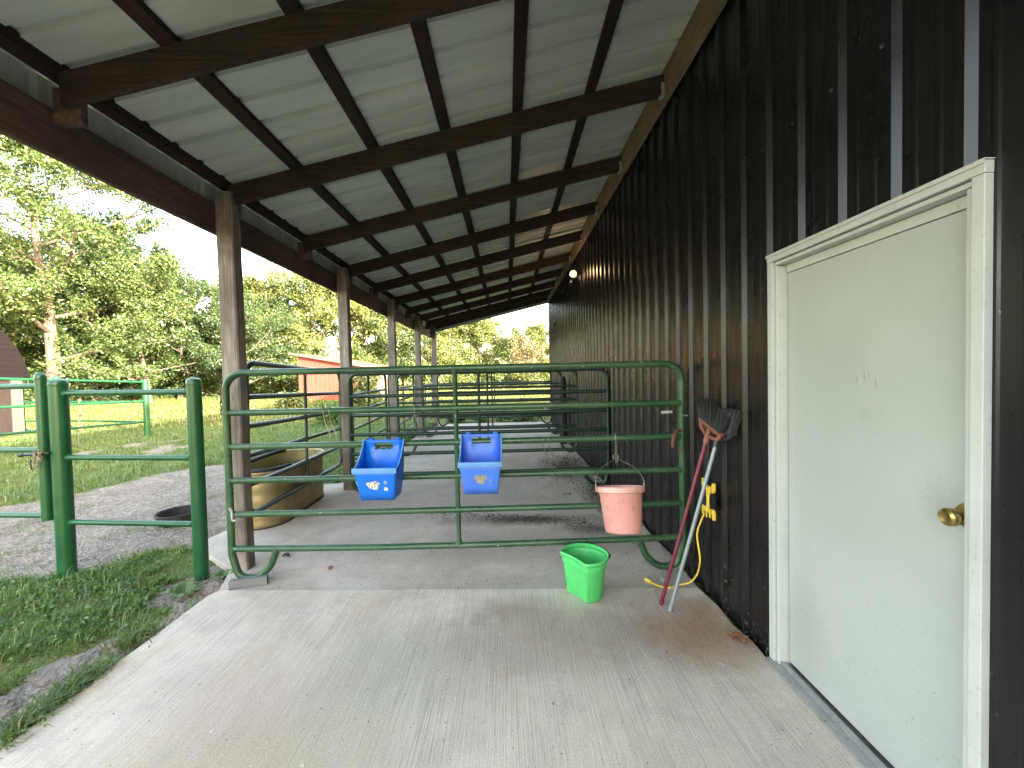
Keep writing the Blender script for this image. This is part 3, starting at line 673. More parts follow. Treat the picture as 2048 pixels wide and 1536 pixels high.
# ------------------------------------------------------------ blue hook-over feeders
def feeder(name, label, mat, stick, loc, rz):
    f = thing(name, label, 'feeder', loc, rz, 'blue hook-over feeders')
    # local: x across, y=0 back (at rail) .. y=-D front, z=0 bottom
    D = .245; HB = .412; HF = .235; wt, wb = .150, .122
    def wid(z): return wb+(wt-wb)*min(1, z/HF)
    def sidez(s_): return HB+(HF-HB)*(1-(1-s_)**1.9)          # rim height from back (0) to front (1)
    n = 10
    m = MB()
    for sx in (-1, 1):
        vs = []; fs = []
        for i in range(n+1):
            s_ = i/n; zt = sidez(s_)
            for j in range(5):
                z = zt*j/4
                yb = -.018-(D-.018)*s_*(.80+.20*min(1, z/HF))
                vs.append((sx*wid(z), yb, z))
        for i in range(n):
            for j in range(4): a_ = i*5+j; fs.append((a_, a_+5, a_+6, a_+1))
        m.add(vs, fs)
    # front
    vs = []
    for j in range(5):
        z = HF*j/4; y_ = -.018-(D-.018)*(.80+.20*z/HF)
        for i in range(5): vs.append(((i/2-1)*wid(z), y_, z))
    m.add(vs, [(j*5+i, j*5+i+1, j*5+i+6, j*5+i+5) for j in range(4) for i in range(4)])
    # bottom
    m.add([(-wb, -.018, 0), (wb, -.018, 0), (wb, -.018-(D-.018)*.8, 0), (-wb, -.018-(D-.018)*.8, 0)], [(0, 1, 2, 3)])
    # back with a handle slot
    xs_ = [-1, -.47, .47, 1]; zs_ = [0, .10, .235, .338, .388, HB]
    vs = [(a_*wid(z), -.018, z) for z in zs_ for a_ in xs_]
    fs = []
    for j in range(5):
        for i in range(3):
            if i == 1 and j == 3: continue
            fs.append((j*4+i, j*4+i+1, j*4+i+5, j*4+i+4))
    m.add(vs, fs)
    bm = bmesh.new()
    o = m.build('tub', mat, f, solid=.005)
    b_ = bmesh.new(); b_.from_mesh(o.data); bmesh.ops.remove_doubles(b_, verts=b_.verts, dist=.0015); bmesh.ops.recalc_face_normals(b_, faces=b_.faces); b_.to_mesh(o.data); b_.free(); bm.free()
    md = o.modifiers.new('round', 'BEVEL'); md.width = .012; md.segments = 3; md.limit_method = 'ANGLE'; md.angle_limit = R(40)
    o.modifiers.move(1, 0)
    # rolled lip
    yf = -.018-(D-.018)
    lip = [(-wt-.004, -.018-(D-.018)*k/n, sidez(k/n)) for k in range(n+1)]+[(-wt-.004, yf-.006, HF-.0)]+[(wt+.004, yf-.006, HF)]+[(wt+.004, -.018-(D-.018)*k/n, sidez(k/n)) for k in range(n, -1, -1)]
    m = MB(); m.tube(lip, .0055, 8); m.build('rim', M_bluelip, f)
    m = MB(); m.rings([[(x, yf-.010+dy, HF+dz) for dy, dz in ((0, -.032), (-.006, -.012), (-.006, .004), (0, .010), (.008, .010), (.008, -.03))] for x in (-wt-.01, wt+.01)]); m.build('front_lip', M_bluelip, f, bevel=.003)
    for sx in (-1, 1):   # hooks over the rail
        m = MB()
        pr_ = [(-.020, HB-.05), (-.024, HB-.010), (-.006, HB+.012), (.020, HB+.010), (.040, HB-.012), (.041, HB-.06), (.031, HB-.06), (.030, HB-.014), (.016, HB+.002), (-.002, HB+.002), (-.012, HB-.012), (-.012, HB-.05)]
        m.prism(pr_, lambda u, v_, t_, sx=sx: (t_, u, v_), sx*.105-.016, sx*.105+.016); m.build('hook', mat, f, bevel=.002)
    # worn sticker on the front
    for (cx, cz, rw, rh, mt, nn) in stick:
        pts = []
        for k in range(nn):
            a_ = 2*math.pi*k/nn; rr_ = 1+(.28*math.sin(a_*3+cx*40)+.2*math.sin(a_*5+1))*(.5 if nn > 12 else .0)
            pts.append((cx+rw*rr_*math.cos(a_), cz+rh*rr_*math.sin(a_)))
        m = MB(); fy = lambda z: -.018-(D-.018)*(.80+.20*z/HF)-.0032
        m.prism(pts, lambda u, v_, t_: (u, fy(v_)-t_, v_), .0, .0006); m.build('sticker', mt, f, smooth=False)
    return f
M_greycirc = NT('grey_round_sticker').set((.22, .30, .42), .7)
feeder('hanging_feeder', 'bright blue plastic feeder with torn white label, left of the middle stay', M_blue,
       [(-.018, .115, .046, .032, M_sticker, 26), (.070, .135, .014, .014, M_greycirc, 12), (.070, .085, .015, .015, M_sticker, 12)], (-.957, 3.107, .672), R(-1))
feeder('hanging_feeder', 'paler faded blue feeder with speckled label patch, hung right of the middle stay', M_blue2,
       [(.0, .115, .044, .036, M_sticker2, 26), (.075, .10, .008, .009, M_sticker2, 12)], (-.205, 3.107, .698), 0)

# ------------------------------------------------------------ pink bucket
pb = thing('bucket', 'dusty pink bucket hanging by its wire handle from the nearest panel', 'bucket', (.842, 2.93, .375), 0, 'feed buckets')
m = MB(); prof = [(.0, .004), (.118, .002), (.128, .008), (.134, .03), (.158, .285), (.162, .292), (.171, .292), (.175, .296), (.178, .325), (.172, .334), (.164, .330), (.160, .30), (.150, .26), (.128, .03), (.118, .014), (.0, .012)]
m.lathe(prof[:6]+[(.156, .292), (.150, .26), (.128, .03), (.118, .014), (.0, .012)], 40); m.build('pail', M_pink, pb)
m = MB(); m.lathe([(.1585, .284), (.171, .288), (.178, .296), (.179, .324), (.173, .333), (.163, .330), (.157, .31), (.157, .284)], 40); m.build('rim', M_pinkrim, pb)
hn = MB(); arc = smoothpath([(-.182, 0, .305), (-.184, 0, .37), (-.165, .01, .42), (-.12, .03, .475), (-.05, .05, .515), (-.012, .058, .535)], 5)
hn.tube(arc, .0034, 7); hn.tube([(-p.x, p.y, p.z) for p in arc], .0034, 7)
hn.tube(ring(0, .06, .555, .020, .003), .0042, 7)
for s_ in (-1, 1): hn.tube([(s_*.183, 0, .298), (s_*.183, 0, .35)], .008, 8)
hn.build('handle', M_steel, pb)
pb.rotation_euler = (R(-13), 0, 0)
m = MB(); m.tube(smoothpath([(-.006, .012, -.01), (-.012, .03, .01), (0, .0, .032), (.004, -.024, .01), (.003, -.028, -.08), (.005, -.03, -.175), (.010, -.035, -.195), (.016, -.03, -.18), (.012, -.027, -.09), (.010, -.024, .01), (.014, 0, .034), (.022, .02, .02)], 5), .003, 7)
c = m.build('wire_hook', M_steel); c.location = (.832, 3.12, 1.052); tag(c, 'long wire hook carrying the pink bucket from the third rail', 'hook', 'wire hooks on the nearest panel')

# ------------------------------------------------------------ lime green bucket on the floor
gb = thing('bucket', 'lime green flat-backed bucket standing on the concrete floor', 'bucket', (.520, 2.79, 0), R(0), 'feed buckets')
def plan(r, n=56):
    out = []
    for k in range(n):
        a_ = 2*math.pi*k/n; x, y = r*math.cos(a_), r*math.sin(a_)
        # flat, slightly hollow side facing the front left
        nx_, ny_ = math.cos(R(214)), math.sin(R(214)); d = x*nx_+y*ny_; tx = -x*ny_+y*nx_
        lim = r*(.60+.13*(tx/r)**2)
        if d > lim: x -= nx_*(d-lim); y -= ny_*(d-lim)
        out.append((x, y))
    return out
def brings(spec): return [[(x, y, z) for x, y in plan(r)] for r, z in spec]
m = MB(); m.rings(brings([(.118, .003), (.126, .010), (.146, .215), (.149, .222), (.156, .224), (.158, .262), (.150, .262), (.146, .255), (.138, .20), (.121, .015), (.05, .012)]), True, True)
m.build('pail', M_lime, gb, angle=50)
m = MB(); m.rings(brings([(.151, .262), (.1605, .264), (.170, .268), (.174, .284), (.168, .292), (.160, .291), (.153, .282)]), False, False)
m.build('rim', M_lime, gb, angle=60)
m = MB(); m.tube(smoothpath([(-.10, .145, .27), (-.02, .178, .287), (.08, .165, .287), (.155, .105, .284), (.178, .0, .282), (.165, -.03, .276)], 5), .003, 6); m.tube([(.172, -.02, .262), (.176, -.026, .288)], .008, 6); m.tube([(-.10, .145, .262), (-.105, .148, .288)], .008, 6)
m.build('handle', M_darksteel, gb)

# ------------------------------------------------------------ brooms leaning on the barn wall
def broom(label, a_, b_, A, B, C_, D, hmat, capmat, bmat, fork):
    a_ = Vector(a_); o = thing('broom', label, 'broom', a_, 0, 'brooms leaning on the barn wall')
    b_, A, B, C_, D = [Vector(p)-a_ for p in (b_, A, B, C_, D)]
    m = MB(); m.tube([(0, 0, .006), b_*.5, b_], .0125, 12); m.tube([(0, 0, .004), b_*.03], .0142, 12); m.build('handle', hmat, o)
    d = b_.normalized(); m = MB(); m.tube([b_-d*.035, b_+d*.03], [.017, .020], 12)
    mid_ = A.lerp(B, .45)
    for P_, q_ in ((A, .9), (B, .9)): m.tube(smoothpath([b_+d*.015, (b_+P_)*.5+(P_-mid_)*.32, P_], 6), [.013]*6+[.014]*6+[.015], 8)
    if fork: m.tube([b_+d*.02, mid_], [.016, .012], 8)
    e = (B-A).normalized(); u = Vector((1, 0, 0)); up = u.cross(e).normalized(); up = up if up.z > 0 else -up
    m.hexa([A-e*.01-u*.018-up*.012, B+e*.01-u*.018-up*.012, B+e*.01+u*.018-up*.012, A-e*.01+u*.018-up*.012, A-e*.01-u*.02+up*.014, B+e*.01-u*.02+up*.014, B+e*.01+u*.02+up*.014, A-e*.01+u*.02+up*.014])
    m.build('cap', capmat, o, bevel=.003)
    m = MB(); nb = 34
    for i in range(nb):
        t_ = i/(nb-1)
        for k in range(5):
            ux = -.016+.008*k; base_ = A.lerp(B, t_)+Vector((ux, 0, 0)); top = C_.lerp(D, t_)+Vector((ux*1.5+random.uniform(-.005, .005), random.uniform(-.010, .010), random.uniform(-.012, .012)-.012*abs(t_-.5)))
            m.tube([base_, base_.lerp(top, .5)+up*.008+e*(.012 if fork else 0), top], [.0042, .0042, .0026], 5)
    m.build('bristles', bmat, o)
    return o
broom('old broom with burgundy handle and faded orange cap, bristles up', (1.0, 2.63, 0.0), (1.285, 2.56, 1.125), (1.30, 2.655, 1.235), (1.32, 2.46, 1.165), (1.33, 2.76, 1.385), (1.35, 2.38, 1.285), M_burg, M_orange, M_bristle, True)
broom('broom with grey metal handle and black cap, its grey bristles up', (1.03, 2.555, 0.0), (1.325, 2.515, 1.11), (1.345, 2.56, 1.170), (1.365, 2.40, 1.178), (1.362, 2.52, 1.315), (1.378, 2.345, 1.32), M_greyh, M_black, M_bristle2, False)

# ------------------------------------------------------------ yellow cord winder on the wall and its cord
cw = thing('cord_winder', 'yellow cord winder wound with black cord on the barn wall', 'cord winder', (1.375, 2.70, .685))
m = MB()
for s_ in (-1, 1):
    m.prism([(-.065, s_*.055), (.065, s_*.055), (.078, s_*.075), (.078, s_*.125), (.062, s_*.125), (.055, s_*.09), (-.055, s_*.09), (-.062, s_*.125), (-.078, s_*.125), (-.078, s_*.075)][::s_], lambda u, v_, t_: (t_, u, v_), -.022, .0)
m.box(-.02, 0, -.02, .02, -.06, .06)
m.build('frame', M_yellow, cw, bevel=.004)
m = MB()
for k in range(8):
    z = -.045+.0125*k; m.tube([(-.026, -.055, z), (-.034, 0, z+.002), (-.026, .055, z), (-.0, .06, z), (-.0, -.06, z), (-.026, -.055, z)], .006, 6)
m.build('wound_cord', M_black, cw)
m = MB(); m.tube(smoothpath([(-.03, .05, .12), (-.035, .02, .135), (-.04, -.03, .10), (-.042, -.045, .0), (-.04, -.03, -.08), (-.03, -.01, -.12)], 6), .0055, 7); m.tube(smoothpath([(-.03, -.06, .10), (-.042, -.06, 0), (-.03, -.055, -.11)], 5), .005, 7)
m.build('loose_loop', M_yellow, cw)
m = MB(); m.tube(smoothpath([(1.345, 2.72, .58), (1.335, 2.76, .50), (1.32, 2.78, .40), (1.325, 2.75, .25), (1.33, 2.80, .12), (1.30, 2.85, .03), (1.22, 2.86, .006), (1.14, 2.83, .006), (1.08, 2.85, .004), (1.035, 2.91, .004)], 6), .006, 8)
m.tube([(1.035, 2.91, .004), (1.01, 2.955, .006)], .014, 8); tag(m.build('extension_cord', M_yellow), 'yellow extension cord hanging down the barn wall and lying on the floor', 'cord')
m = MB(); m.tube([(0, 0, 0), (.04, 0, .0)], .018, 8); m.tube([(.04, 0, 0), (.07, .0, .0)], .012, 8)
c = m.build('cord_plug', M_galv); c.location = (1.12, 2.93, .01); c.rotation_euler = (0, 0, R(20)); tag(c, 'small clear plug lying by the panel foot near the wall', 'plug')

# ------------------------------------------------------------ galvanised channel at the first post, tub, tank
m = MB(); m.rings([[(x, y, z) for y, z in ((-.022, 0), (.022, 0), (.022, .062), (-.022, .062))] for x in (-.13, .13)])
M_dullgalv = paint('dull_galvanised', (.15, .16, .17), .5, (.08, .075, .07), .6, 14, 50, metal=.3)
c = m.build('metal_channel', M_dullgalv, smooth=False); c.location = (-2.01, 3.055, -.012); c.rotation_euler = (0, R(-1), R(13)); tag(c, 'short grey metal channel lying at the foot of the first post', 'metal offcut')
tb = thing('rubber_tub', 'low black rubber feed tub on the gravel', 'tub', (-3.80, 4.62, -.05), 0)
m = MB(); m.lathe([(0, .012), (.20, .012), (.215, .02), (.235, .13), (.245, .135), (.252, .13), (.248, .115), (.232, .02), (.21, .0), (0, 0)], 36); m.build('bowl', M_rubber, tb)
m = MB(); m.lathe([(.243, .128), (.252, .124), (.262, .132), (.256, .143), (.244, .141)], 36); m.build('rim', M_rubber, tb)
tk = thing('stock_tank', 'oval tan stock tank of green water beside the first post', 'stock tank', (-2.765, 4.88, -.014), R(92))
def stad(L, Wd, n=14):
    r = Wd/2; a_ = L/2-r
    return [(a_+r*math.cos(t_), r*math.sin(t_)) for t_ in np.linspace(-math.pi/2, math.pi/2, n)]+[(-a_+r*math.cos(t_), r*math.sin(t_)) for t_ in np.linspace(math.pi/2, 1.5*math.pi, n)]
def srings(spec): return [[(x, y, z) for x, y in stad(L, Wd)] for L, Wd, z in spec]
TL, TW = 1.42, .62
m = MB(); sp_ = [(TL-.04, TW-.04, 0), (TL-.03, TW-.03, .012)]
for z in np.linspace(.03, .58, 30): b_ = .008*math.cos((z-.14)*2*math.pi/.15) if .08 < z < .50 else 0; sp_.append((TL-.02+b_, TW-.02+b_, z))
m.rings(srings(sp_+[(TL-.05, TW-.05, .58), (TL-.06, TW-.06, .03)]), True, True); m.build('shell', M_tank, tk, angle=60)
m = MB(); m.tube([(x, y, .595) for x, y in stad(TL, TW, 16)]+[(stad(TL, TW, 16)[0][0], stad(TL, TW, 16)[0][1], .595)], .016, 8); m.build('rim', M_tank, tk)
m = MB(); m.tube([(x*1.0, y*1.0, .618) for x, y in stad(TL-.02, TW-.02, 16)][12:32], .026, 8); m.build('edge_hose', M_rubber, tk)
m = MB(); m.rings(srings([(TL-.075, TW-.075, .44), (TL-.075, TW-.075, .45)]), True, True); m.build('water', M_water, tk, smooth=False)
n = 1600; xx = rng.uniform(-TL/2+.1, TL/2-.1, n); yy_ = rng.uniform(-TW/2+.07, TW/2-.07, n); k = np.abs(yy_) < np.sqrt(np.maximum(0, 1-(np.maximum(0, np.abs(xx)-(TL-TW)/2)/(TW/2-.06))**2))*(TW/2-.06)
xx, yy_ = xx[k], yy_[k]; V, Fc = leafcloud(np.stack([xx, yy_, np.full(len(xx), .458)], 1), np.full(len(xx), .006), 2600, .028, .4); raw('floating_leaves', V, Fc, 4, M_leafB, tk)['kind'] = 'stuff'
m = MB(); m.rings(srings([(TL-.01, TW-.01, -.004), (TL-.01, TW-.01, .014)]), True, False); m.build('base_rim', M_rubber, tk)

tb.scale = (.86, .86, .9)
# ------------------------------------------------------------ near pipe fence and gate
def cap_post(x, y, r, z0, z1, mat, parent, name='post'):
    m = MB(); m.tube([(x, y, z0), (x, y, z1-.02)], r, 24)
    m.lathe([(r*1.03, z1-.035), (r*1.05, z1-.03), (r*1.04, z1-.005), (r*.9, z1+.012), (r*.5, z1+.024), (0.0001, z1+.027)], 24, (x, y, 0))
    return m.build(name, mat, parent)
nf = thing('pipe_fence', 'short green pipe fence of two posts and three rails beside the grass', 'fence', (-3.78, 3.42, 0))
cap_post(0, 0, .061, -.2, 1.585, M_green_post, nf)
cap_post(1.225, -.12, .052, -.25, 1.57, M_green_post, nf)
for z in (1.485, .942, .392):
    m = MB(); m.tube([(.05, -.006, z+.004), (.6, -.06, z), (1.18, -.115, z-.004)], .0235, 12)
    for (x_, y_) in ((.070, -.007), (1.165, -.114)): m.tube([(x_-.008, y_, z), (x_+.008, y_, z)], .028, 10)
    m.build('rail', M_green_post, nf)
ng = thing('pipe_gate', 'green pipe gate chained to the thick fence post, running out of frame on the left', 'gate', (-3.90, 3.40, 0))
cap_post(0, 0, .036, .42, 1.64, M_green_post, ng, 'upright'); cap_post(-2.6, .25, .036, .42, 1.64, M_green_post, ng, 'upright')
for z in (1.555, 1.018, .462):
    m = MB(); m.tube([(-.03, .003, z), (-2.57, .247, z)], .024, 12); m.build('rail', M_green_post, ng)
lt = thing('gate_chain', 'steel chain and slide latch holding the pipe gate to its post', 'chain', (-3.88, 3.345, .985))
m = MB(); m.tube([(-.16, 0, .0), (.09, 0, .012)], .011, 8); m.tube([(-.13, -.0, -.0), (-.16, 0, 0)], .016, 8); m.build('slide_bolt', M_darksteel, lt)
m = MB()
for k in range(6):
    z = -.022*k+.02; a0 = R(90*(k % 2)+20)
    m.tube([(-.01+.011*math.cos(q_)*math.cos(a0)+.010*math.sin(k*2), -.025+.011*math.cos(q_)*math.sin(a0), z+.018*math.sin(q_)) for q_ in np.linspace(0, 2*math.pi, 9)], .0038, 5)
    m.tube([(.03+.011*math.cos(q_)*math.cos(a0), -.02+.011*math.cos(q_)*math.sin(a0), z+.018*math.sin(q_)+.01) for q_ in np.linspace(0, 2*math.pi, 9)], .0038, 5) if k < 4 else None
m.build('links', M_steel, lt)
m = MB(); m.tube(smoothpath([(-.035, -.02, -.01), (-.05, -.02, -.06), (-.045, -.02, -.12)], 4), .006, 6); m.build('hanging_end', M_darksteel, lt)

# ------------------------------------------------------------ far pipe corral
ff = thing('corral_fence', 'green pipe corral fence standing in the grass by the brown shed', 'fence', (-10.8, 12.1, 0))
cap_post(0, 0, .075, -.3, 1.62, M_green_post, ff); cap_post(0, -2.36, .07, -.3, 1.72, M_green_post, ff); cap_post(-.02, -4.8, .07, -.3, 1.83, M_green_post, ff); cap_post(0, -7.4, .07, -.3, 1.9, M_green_post, ff)
for z, s_ in ((1.56, .042), (.985, .032), (.375, .040)):
    m = MB(); m.tube([(0, 0, z), (0, -2.36, z+2.36*s_), (0, -4.8, z+4.8*s_), (0, -7.4, z+7.4*s_)], .03, 10); m.build('rail', M_green_post, ff)
for z in (.97, .36):
    m = MB(); m.tube([(-.05, .02, z), (-3.0, 1.0, z), (-6.2, 1.2, z+.02), (-10, 1.0, z+.05)], .03, 10); m.build('rail', M_green_post, ff)
m = MB(); m.box(-3.04, -2.98, .97, 1.03, -.2, 1.05); m.build('rust_post', M_rust, ff)
cap_post(-6.2, 1.2, .07, -.3, 1.2, M_green_post, ff)

# ------------------------------------------------------------ sheds
gs = thing('garden_shed', 'dark brown shed with curved shingled roof and beige corner board at the left edge', 'shed', (-15.75, 13.2, 0))
m = MB(); m.box(-3.6, 0, -5.2, 0, -.15, 1.90); m.build('wall', M_shedwall, gs, smooth=False)
gam = [(.16, 1.80), (.02, 2.25), (-.22, 2.78), (-.62, 3.30), (-1.15, 3.66), (-1.8, 3.80)]
gam = gam+[(-3.6-x, z) for x, z in gam[-2::-1]]
pol = gam+[(-1.8+(x+1.8)*.955, z-.07) for x, z in gam[::-1]]
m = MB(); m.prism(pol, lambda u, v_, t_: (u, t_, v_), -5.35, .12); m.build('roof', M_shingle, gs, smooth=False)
m = MB(); m.prism([(-1.8+(x+1.8)*.95, z-.06) for x, z in gam], lambda u, v_, t_: (u, t_, v_), -.05, -.005); m.prism([(-1.8+(x+1.8)*.95, z-.06) for x, z in gam], lambda u, v_, t_: (u, t_, v_), -5.19, -5.15); m.build('gable', M_shedwall, gs, smooth=False)
m = MB(); m.box(.002, .03, -.30, .03, -.12, 1.82); m.box(-.2, .03, .002, .03, -.12, 1.82); m.build('corner_board', M_beige_shaded, gs, smooth=False)

rs_ = thing('red_shed', 'low red board shed with sloping roof across the sunlit field', 'shed', (-14.25, 27.6, 0), R(0))
Lx, Ly = 4.0, 8.2
pr = ribprofile(0, Lx, pitch_=.30, off=.05, h=.02, top=.03, base=.05, minor=False)
ztop = lambda x: 3.12-.19*x
m = MB(); n = len(pr)
m.add([(a_, -h, -.3) for a_, h in pr]+[(a_, -h, ztop(a_)) for a_, h in pr], [(i, i+1, n+i+1, n+i) for i in range(n-1)])
m.build('front_wall', M_red, rs_, smooth=False)
m = MB(); m.box(0, .05, .02, Ly, -.3, ztop(0)-.02); m.box(0, Lx, Ly-.05, Ly, -.3, 2.3); m.build('rear_wall', M_red, rs_, smooth=False)
m = MB()
for k in range(28): m.box(Lx-.03-(k % 2)*.012, Lx-(k % 2)*.012, .03+k*.29, .03+(k+1)*.29-.012, -.3, ztop(Lx)-.03)
m.build('side_wall', M_tan, rs_, smooth=False)
m = MB(); m.hexa([(-.45, -.35, ztop(-.45)), (Lx+.45, -.35, ztop(Lx+.45)), (Lx+.45, Ly+.3, ztop(Lx+.45)), (-.45, Ly+.3, ztop(-.45)),
                  (-.45, -.35, ztop(-.45)+.12), (Lx+.45, -.35, ztop(Lx+.45)+.12), (Lx+.45, Ly+.3, ztop(Lx+.45)+.12), (-.45, Ly+.3, ztop(-.45)+.12)]); m.build('roof', M_redroof, rs_, smooth=False)

# ------------------------------------------------------------ dark post in the aisle by the wall
m = MB(); m.tube([(0, 0, 0), (0, 0, 1.35), (0.01, 0, 1.50)], [.085, .085, .05], 12)
c = m.build('tarred_post', M_rubber); c.location = (1.24, 8.9, -.014); tag(c, 'dark round post standing by the barn wall beyond the third panel', 'post')

# ------------------------------------------------------------ plants: leaf clouds
def make_tree(H, spread, trunk_r, seed, leaves, lsize, lmat, bare=.28, clump=.85, fork=.3, name='tree', lean_=0):
    rs = random.Random(seed); root = bpy.data.objects.new(name, None); COL.objects.link(root)
    m = MB(); tips = []
    def limb(p, d, L, r, depth):
        n = 5; pts = [p.copy()]; q_ = p.copy(); dd = d.copy()
        for i in range(n):
            dd = (dd+Vector((rs.uniform(-1, 1), rs.uniform(-1, 1), rs.uniform(-.5, .8)))*.16).normalized(); q_ = q_+dd*L/n; pts.append(q_.copy())
            if depth >= 1 and i >= 1: tips.append((q_.copy(), depth))
        m.tube(pts, [r*(1-.6*i/n) for i in range(n+1)], 6 if depth else 9, cap=False)
        if depth < 3:
            for k in range((5, 4, 3)[depth] if depth else 0):
                i = rs.randint(1, n); b_ = pts[i]; a_ = rs.uniform(0, 6.283)
                side = Vector((math.cos(a_), math.sin(a_), rs.uniform(-.1, .6))).normalized(); nd = (dd*.5+side*.8).normalized()
                limb(b_, nd, L*rs.uniform(.45, .65), r*.45, depth+1)
        else: tips.append((q_.copy(), 3))
    # trunk
    n = 9; pts = []; q_ = Vector((0, 0, -.2)); dd = Vector((lean_, 0, 1)).normalized()
    for i in range(n+1):
        pts.append(q_.copy()); dd = (dd+Vector((rs.uniform(-1, 1), rs.uniform(-1, 1), 0))*.06).normalized(); q_ = q_+dd*(H*.86)/n
    m.tube(pts, [trunk_r*(1.25 if i == 0 else 1-.85*i/n) for i in range(n+1)], 10, cap=False)
    nl = 15
    for k in range(nl):
        f_ = bare+(1-bare)*(k+.5)/nl*.97; i = f_*n; i0 = min(int(i), n-1); b_ = pts[i0].lerp(pts[i0+1], i-i0)
        a_ = k*2.4+rs.uniform(-.4, .4); up = .15+.75*f_
        prof = math.sin(math.pi*min(1, (f_-bare*.6)/(1-bare*.6))**.75)**.6*.95+.12
        limb(b_, Vector((math.cos(a_), math.sin(a_), up)).normalized(), spread*prof*rs.uniform(.75, 1.1), trunk_r*.42*(1.15-f_), 1)
    tr = m.build('trunk', M_bark, root)
    C_ = np.array([tuple(p) for p, _ in tips]); Rr = np.array([clump*rs.uniform(.55, 1.25) for _ in tips])
    keep = np.array([rs.random() < .86 for _ in tips]); C_ = C_[keep]; Rr = Rr[keep]
    V, Fc = leafcloud(C_, Rr, leaves, lsize)
    raw('crown', V, Fc, 4, lmat, root)
    return root
LT = {}
big = make_tree(20.5, 8.0, .42, 3, 66000, .19, M_leafA, bare=.16, clump=.85, name='broadleaf_tree')
tag(big, 'tallest broadleaf tree, thick trunk and long limbs, behind the brown shed', 'tree', 'trees along the field'); big.location = (-30.5, 27.5, 0)
LA = make_tree(12.5, 4.6, .20, 5, 40000, .19, M_leafA, bare=.12, clump=.8, name='broadleaf_tree')
LB = make_tree(11.5, 4.8, .20, 8, 36000, .21, M_leafB, bare=.06, clump=.85, name='broadleaf_tree')
LC = make_tree(13.5, 4.2, .22, 13, 38000, .19, M_leafC, bare=.14, clump=.8, name='broadleaf_tree')
LD = make_tree(9.0, 3.8, .15, 21, 26000, .21, M_leafB, bare=.04, clump=.8, name='broadleaf_tree')
LP = make_tree(7.0, 3.0, .12, 25, 6500, .22, M_leafP, bare=.06, clump=.8, name='broadleaf_tree')
used = set()
G = 'trees along the field'
# X, Y, kind, scale, yaw, label
trees = [
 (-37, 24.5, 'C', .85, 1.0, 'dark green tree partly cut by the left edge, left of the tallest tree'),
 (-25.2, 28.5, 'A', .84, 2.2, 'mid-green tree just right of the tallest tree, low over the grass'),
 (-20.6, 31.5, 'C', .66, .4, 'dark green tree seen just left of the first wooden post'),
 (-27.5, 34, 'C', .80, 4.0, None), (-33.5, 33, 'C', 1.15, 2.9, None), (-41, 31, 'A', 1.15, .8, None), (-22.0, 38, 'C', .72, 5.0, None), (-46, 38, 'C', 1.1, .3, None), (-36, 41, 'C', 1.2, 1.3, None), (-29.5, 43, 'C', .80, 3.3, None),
 (-24.6, 41.5, 'B', 1.03, 1.7, 'pale green tree right beside the first post, tallest of those above the red shed'),
 (-20.3, 41, 'B', 1.05, 3.9, 'pale green tree rising above the roof of the red shed'),
 (-16.2, 43, 'B', 1.02, .9, 'pale tree seen between the first and second posts, nearer the second post'),
 (-21, 37.5, 'D', .85, 3.0, 'small bushy tree at the left end of the red shed'),
 (-12.8, 44, 'A', .85, 5.2, 'green tree behind the right end of the red shed'),
 (-9.2, 46, 'B', .85, 2.4, 'pale tree seen between the third and fourth posts'),
 (-6.3, 49, 'B', .80, 4.4, 'bright yellow-green tree just right of the last post'),
 (-3.0, 50, 'B', .78, 1.2, 'yellow-green tree with the highest crown in the open end of the lean-to'),
 (-.6, 56, 'D', .72, 5.6, 'lowest yellow-green tree in the open end, under the gap of sky'),
 (3.2, 49, 'D', .82, 2.0, 'rounded yellow-green tree close to the far corner of the barn'),
 (2.4, 44, 'P', .80, 1.0, 'thin pinkish half-bare tree in front of the rounded tree by the barn corner'),
 (7.5, 50, 'D', .9, 3.0, None), (12.5, 52, 'B', .8, 4.0, None), (-18.5, 52, 'A', 1.0, 1.0, None), (-10.5, 55, 'A', .85, 2.0, None), (-4.5, 60, 'A', .8, 3.0, None)]
src = {'A': LA, 'B': LB, 'C': LC, 'D': LD, 'P': LP}
for (x, y, k, s_, rz, lb) in trees:
    o = src[k]
    if k in used: o = copy_tree(o)
    used.add(k)
    o.location = (x, y, 0); o.scale = (s_, s_, s_*1.0); o.rotation_euler.z = rz
    tag(o, lb or 'green tree deep in the wood behind the front row of trees', 'tree', G if lb else 'trees deep in the wood')
# undergrowth and wood edge (uncountable)
def mass(name, pts, rad, count, size, mat, label, cat='undergrowth'):
    V, Fc = leafcloud(np.array(pts), np.array(rad), count, size, .8); o = raw(name, V, Fc, 4, mat); tag(o, label, cat, kind='stuff'); return o
pts, rad = [], []
for i in range(170):
    u = random.random(); x = -60+42*u; y = 36+random.uniform(0, 9)-.0*x; z = random.uniform(0, 8.5)
    pts.append((x, y, z)); rad.append(random.uniform(1.1, 2.2))
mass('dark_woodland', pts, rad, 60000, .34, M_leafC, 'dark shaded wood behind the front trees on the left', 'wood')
pts, rad = [], []
for i in range(150):
    x = random.uniform(-44, -17.0); y = 29+(x+44)*.30+random.uniform(-1, 2.5)
    pts.append((x, y, random.uniform(.2, 2.4))); rad.append(random.uniform(.5, 1.2))
mass('wood_edge_brush', pts, rad, 30000, .20, M_leafA, 'leafy brush along the edge of the wood')
pts, rad = [], []
for i in range(190):
    x = random.uniform(-26, 16); y = 43+random.uniform(-2.5, 5)
    pts.append((x, y, random.uniform(.2, 2.6))); rad.append(random.uniform(.6, 1.3))
mass('field_edge_brush', pts, rad, 30000, .22, M_leafB, 'sunlit yellow-green brush along the far edge of the field')
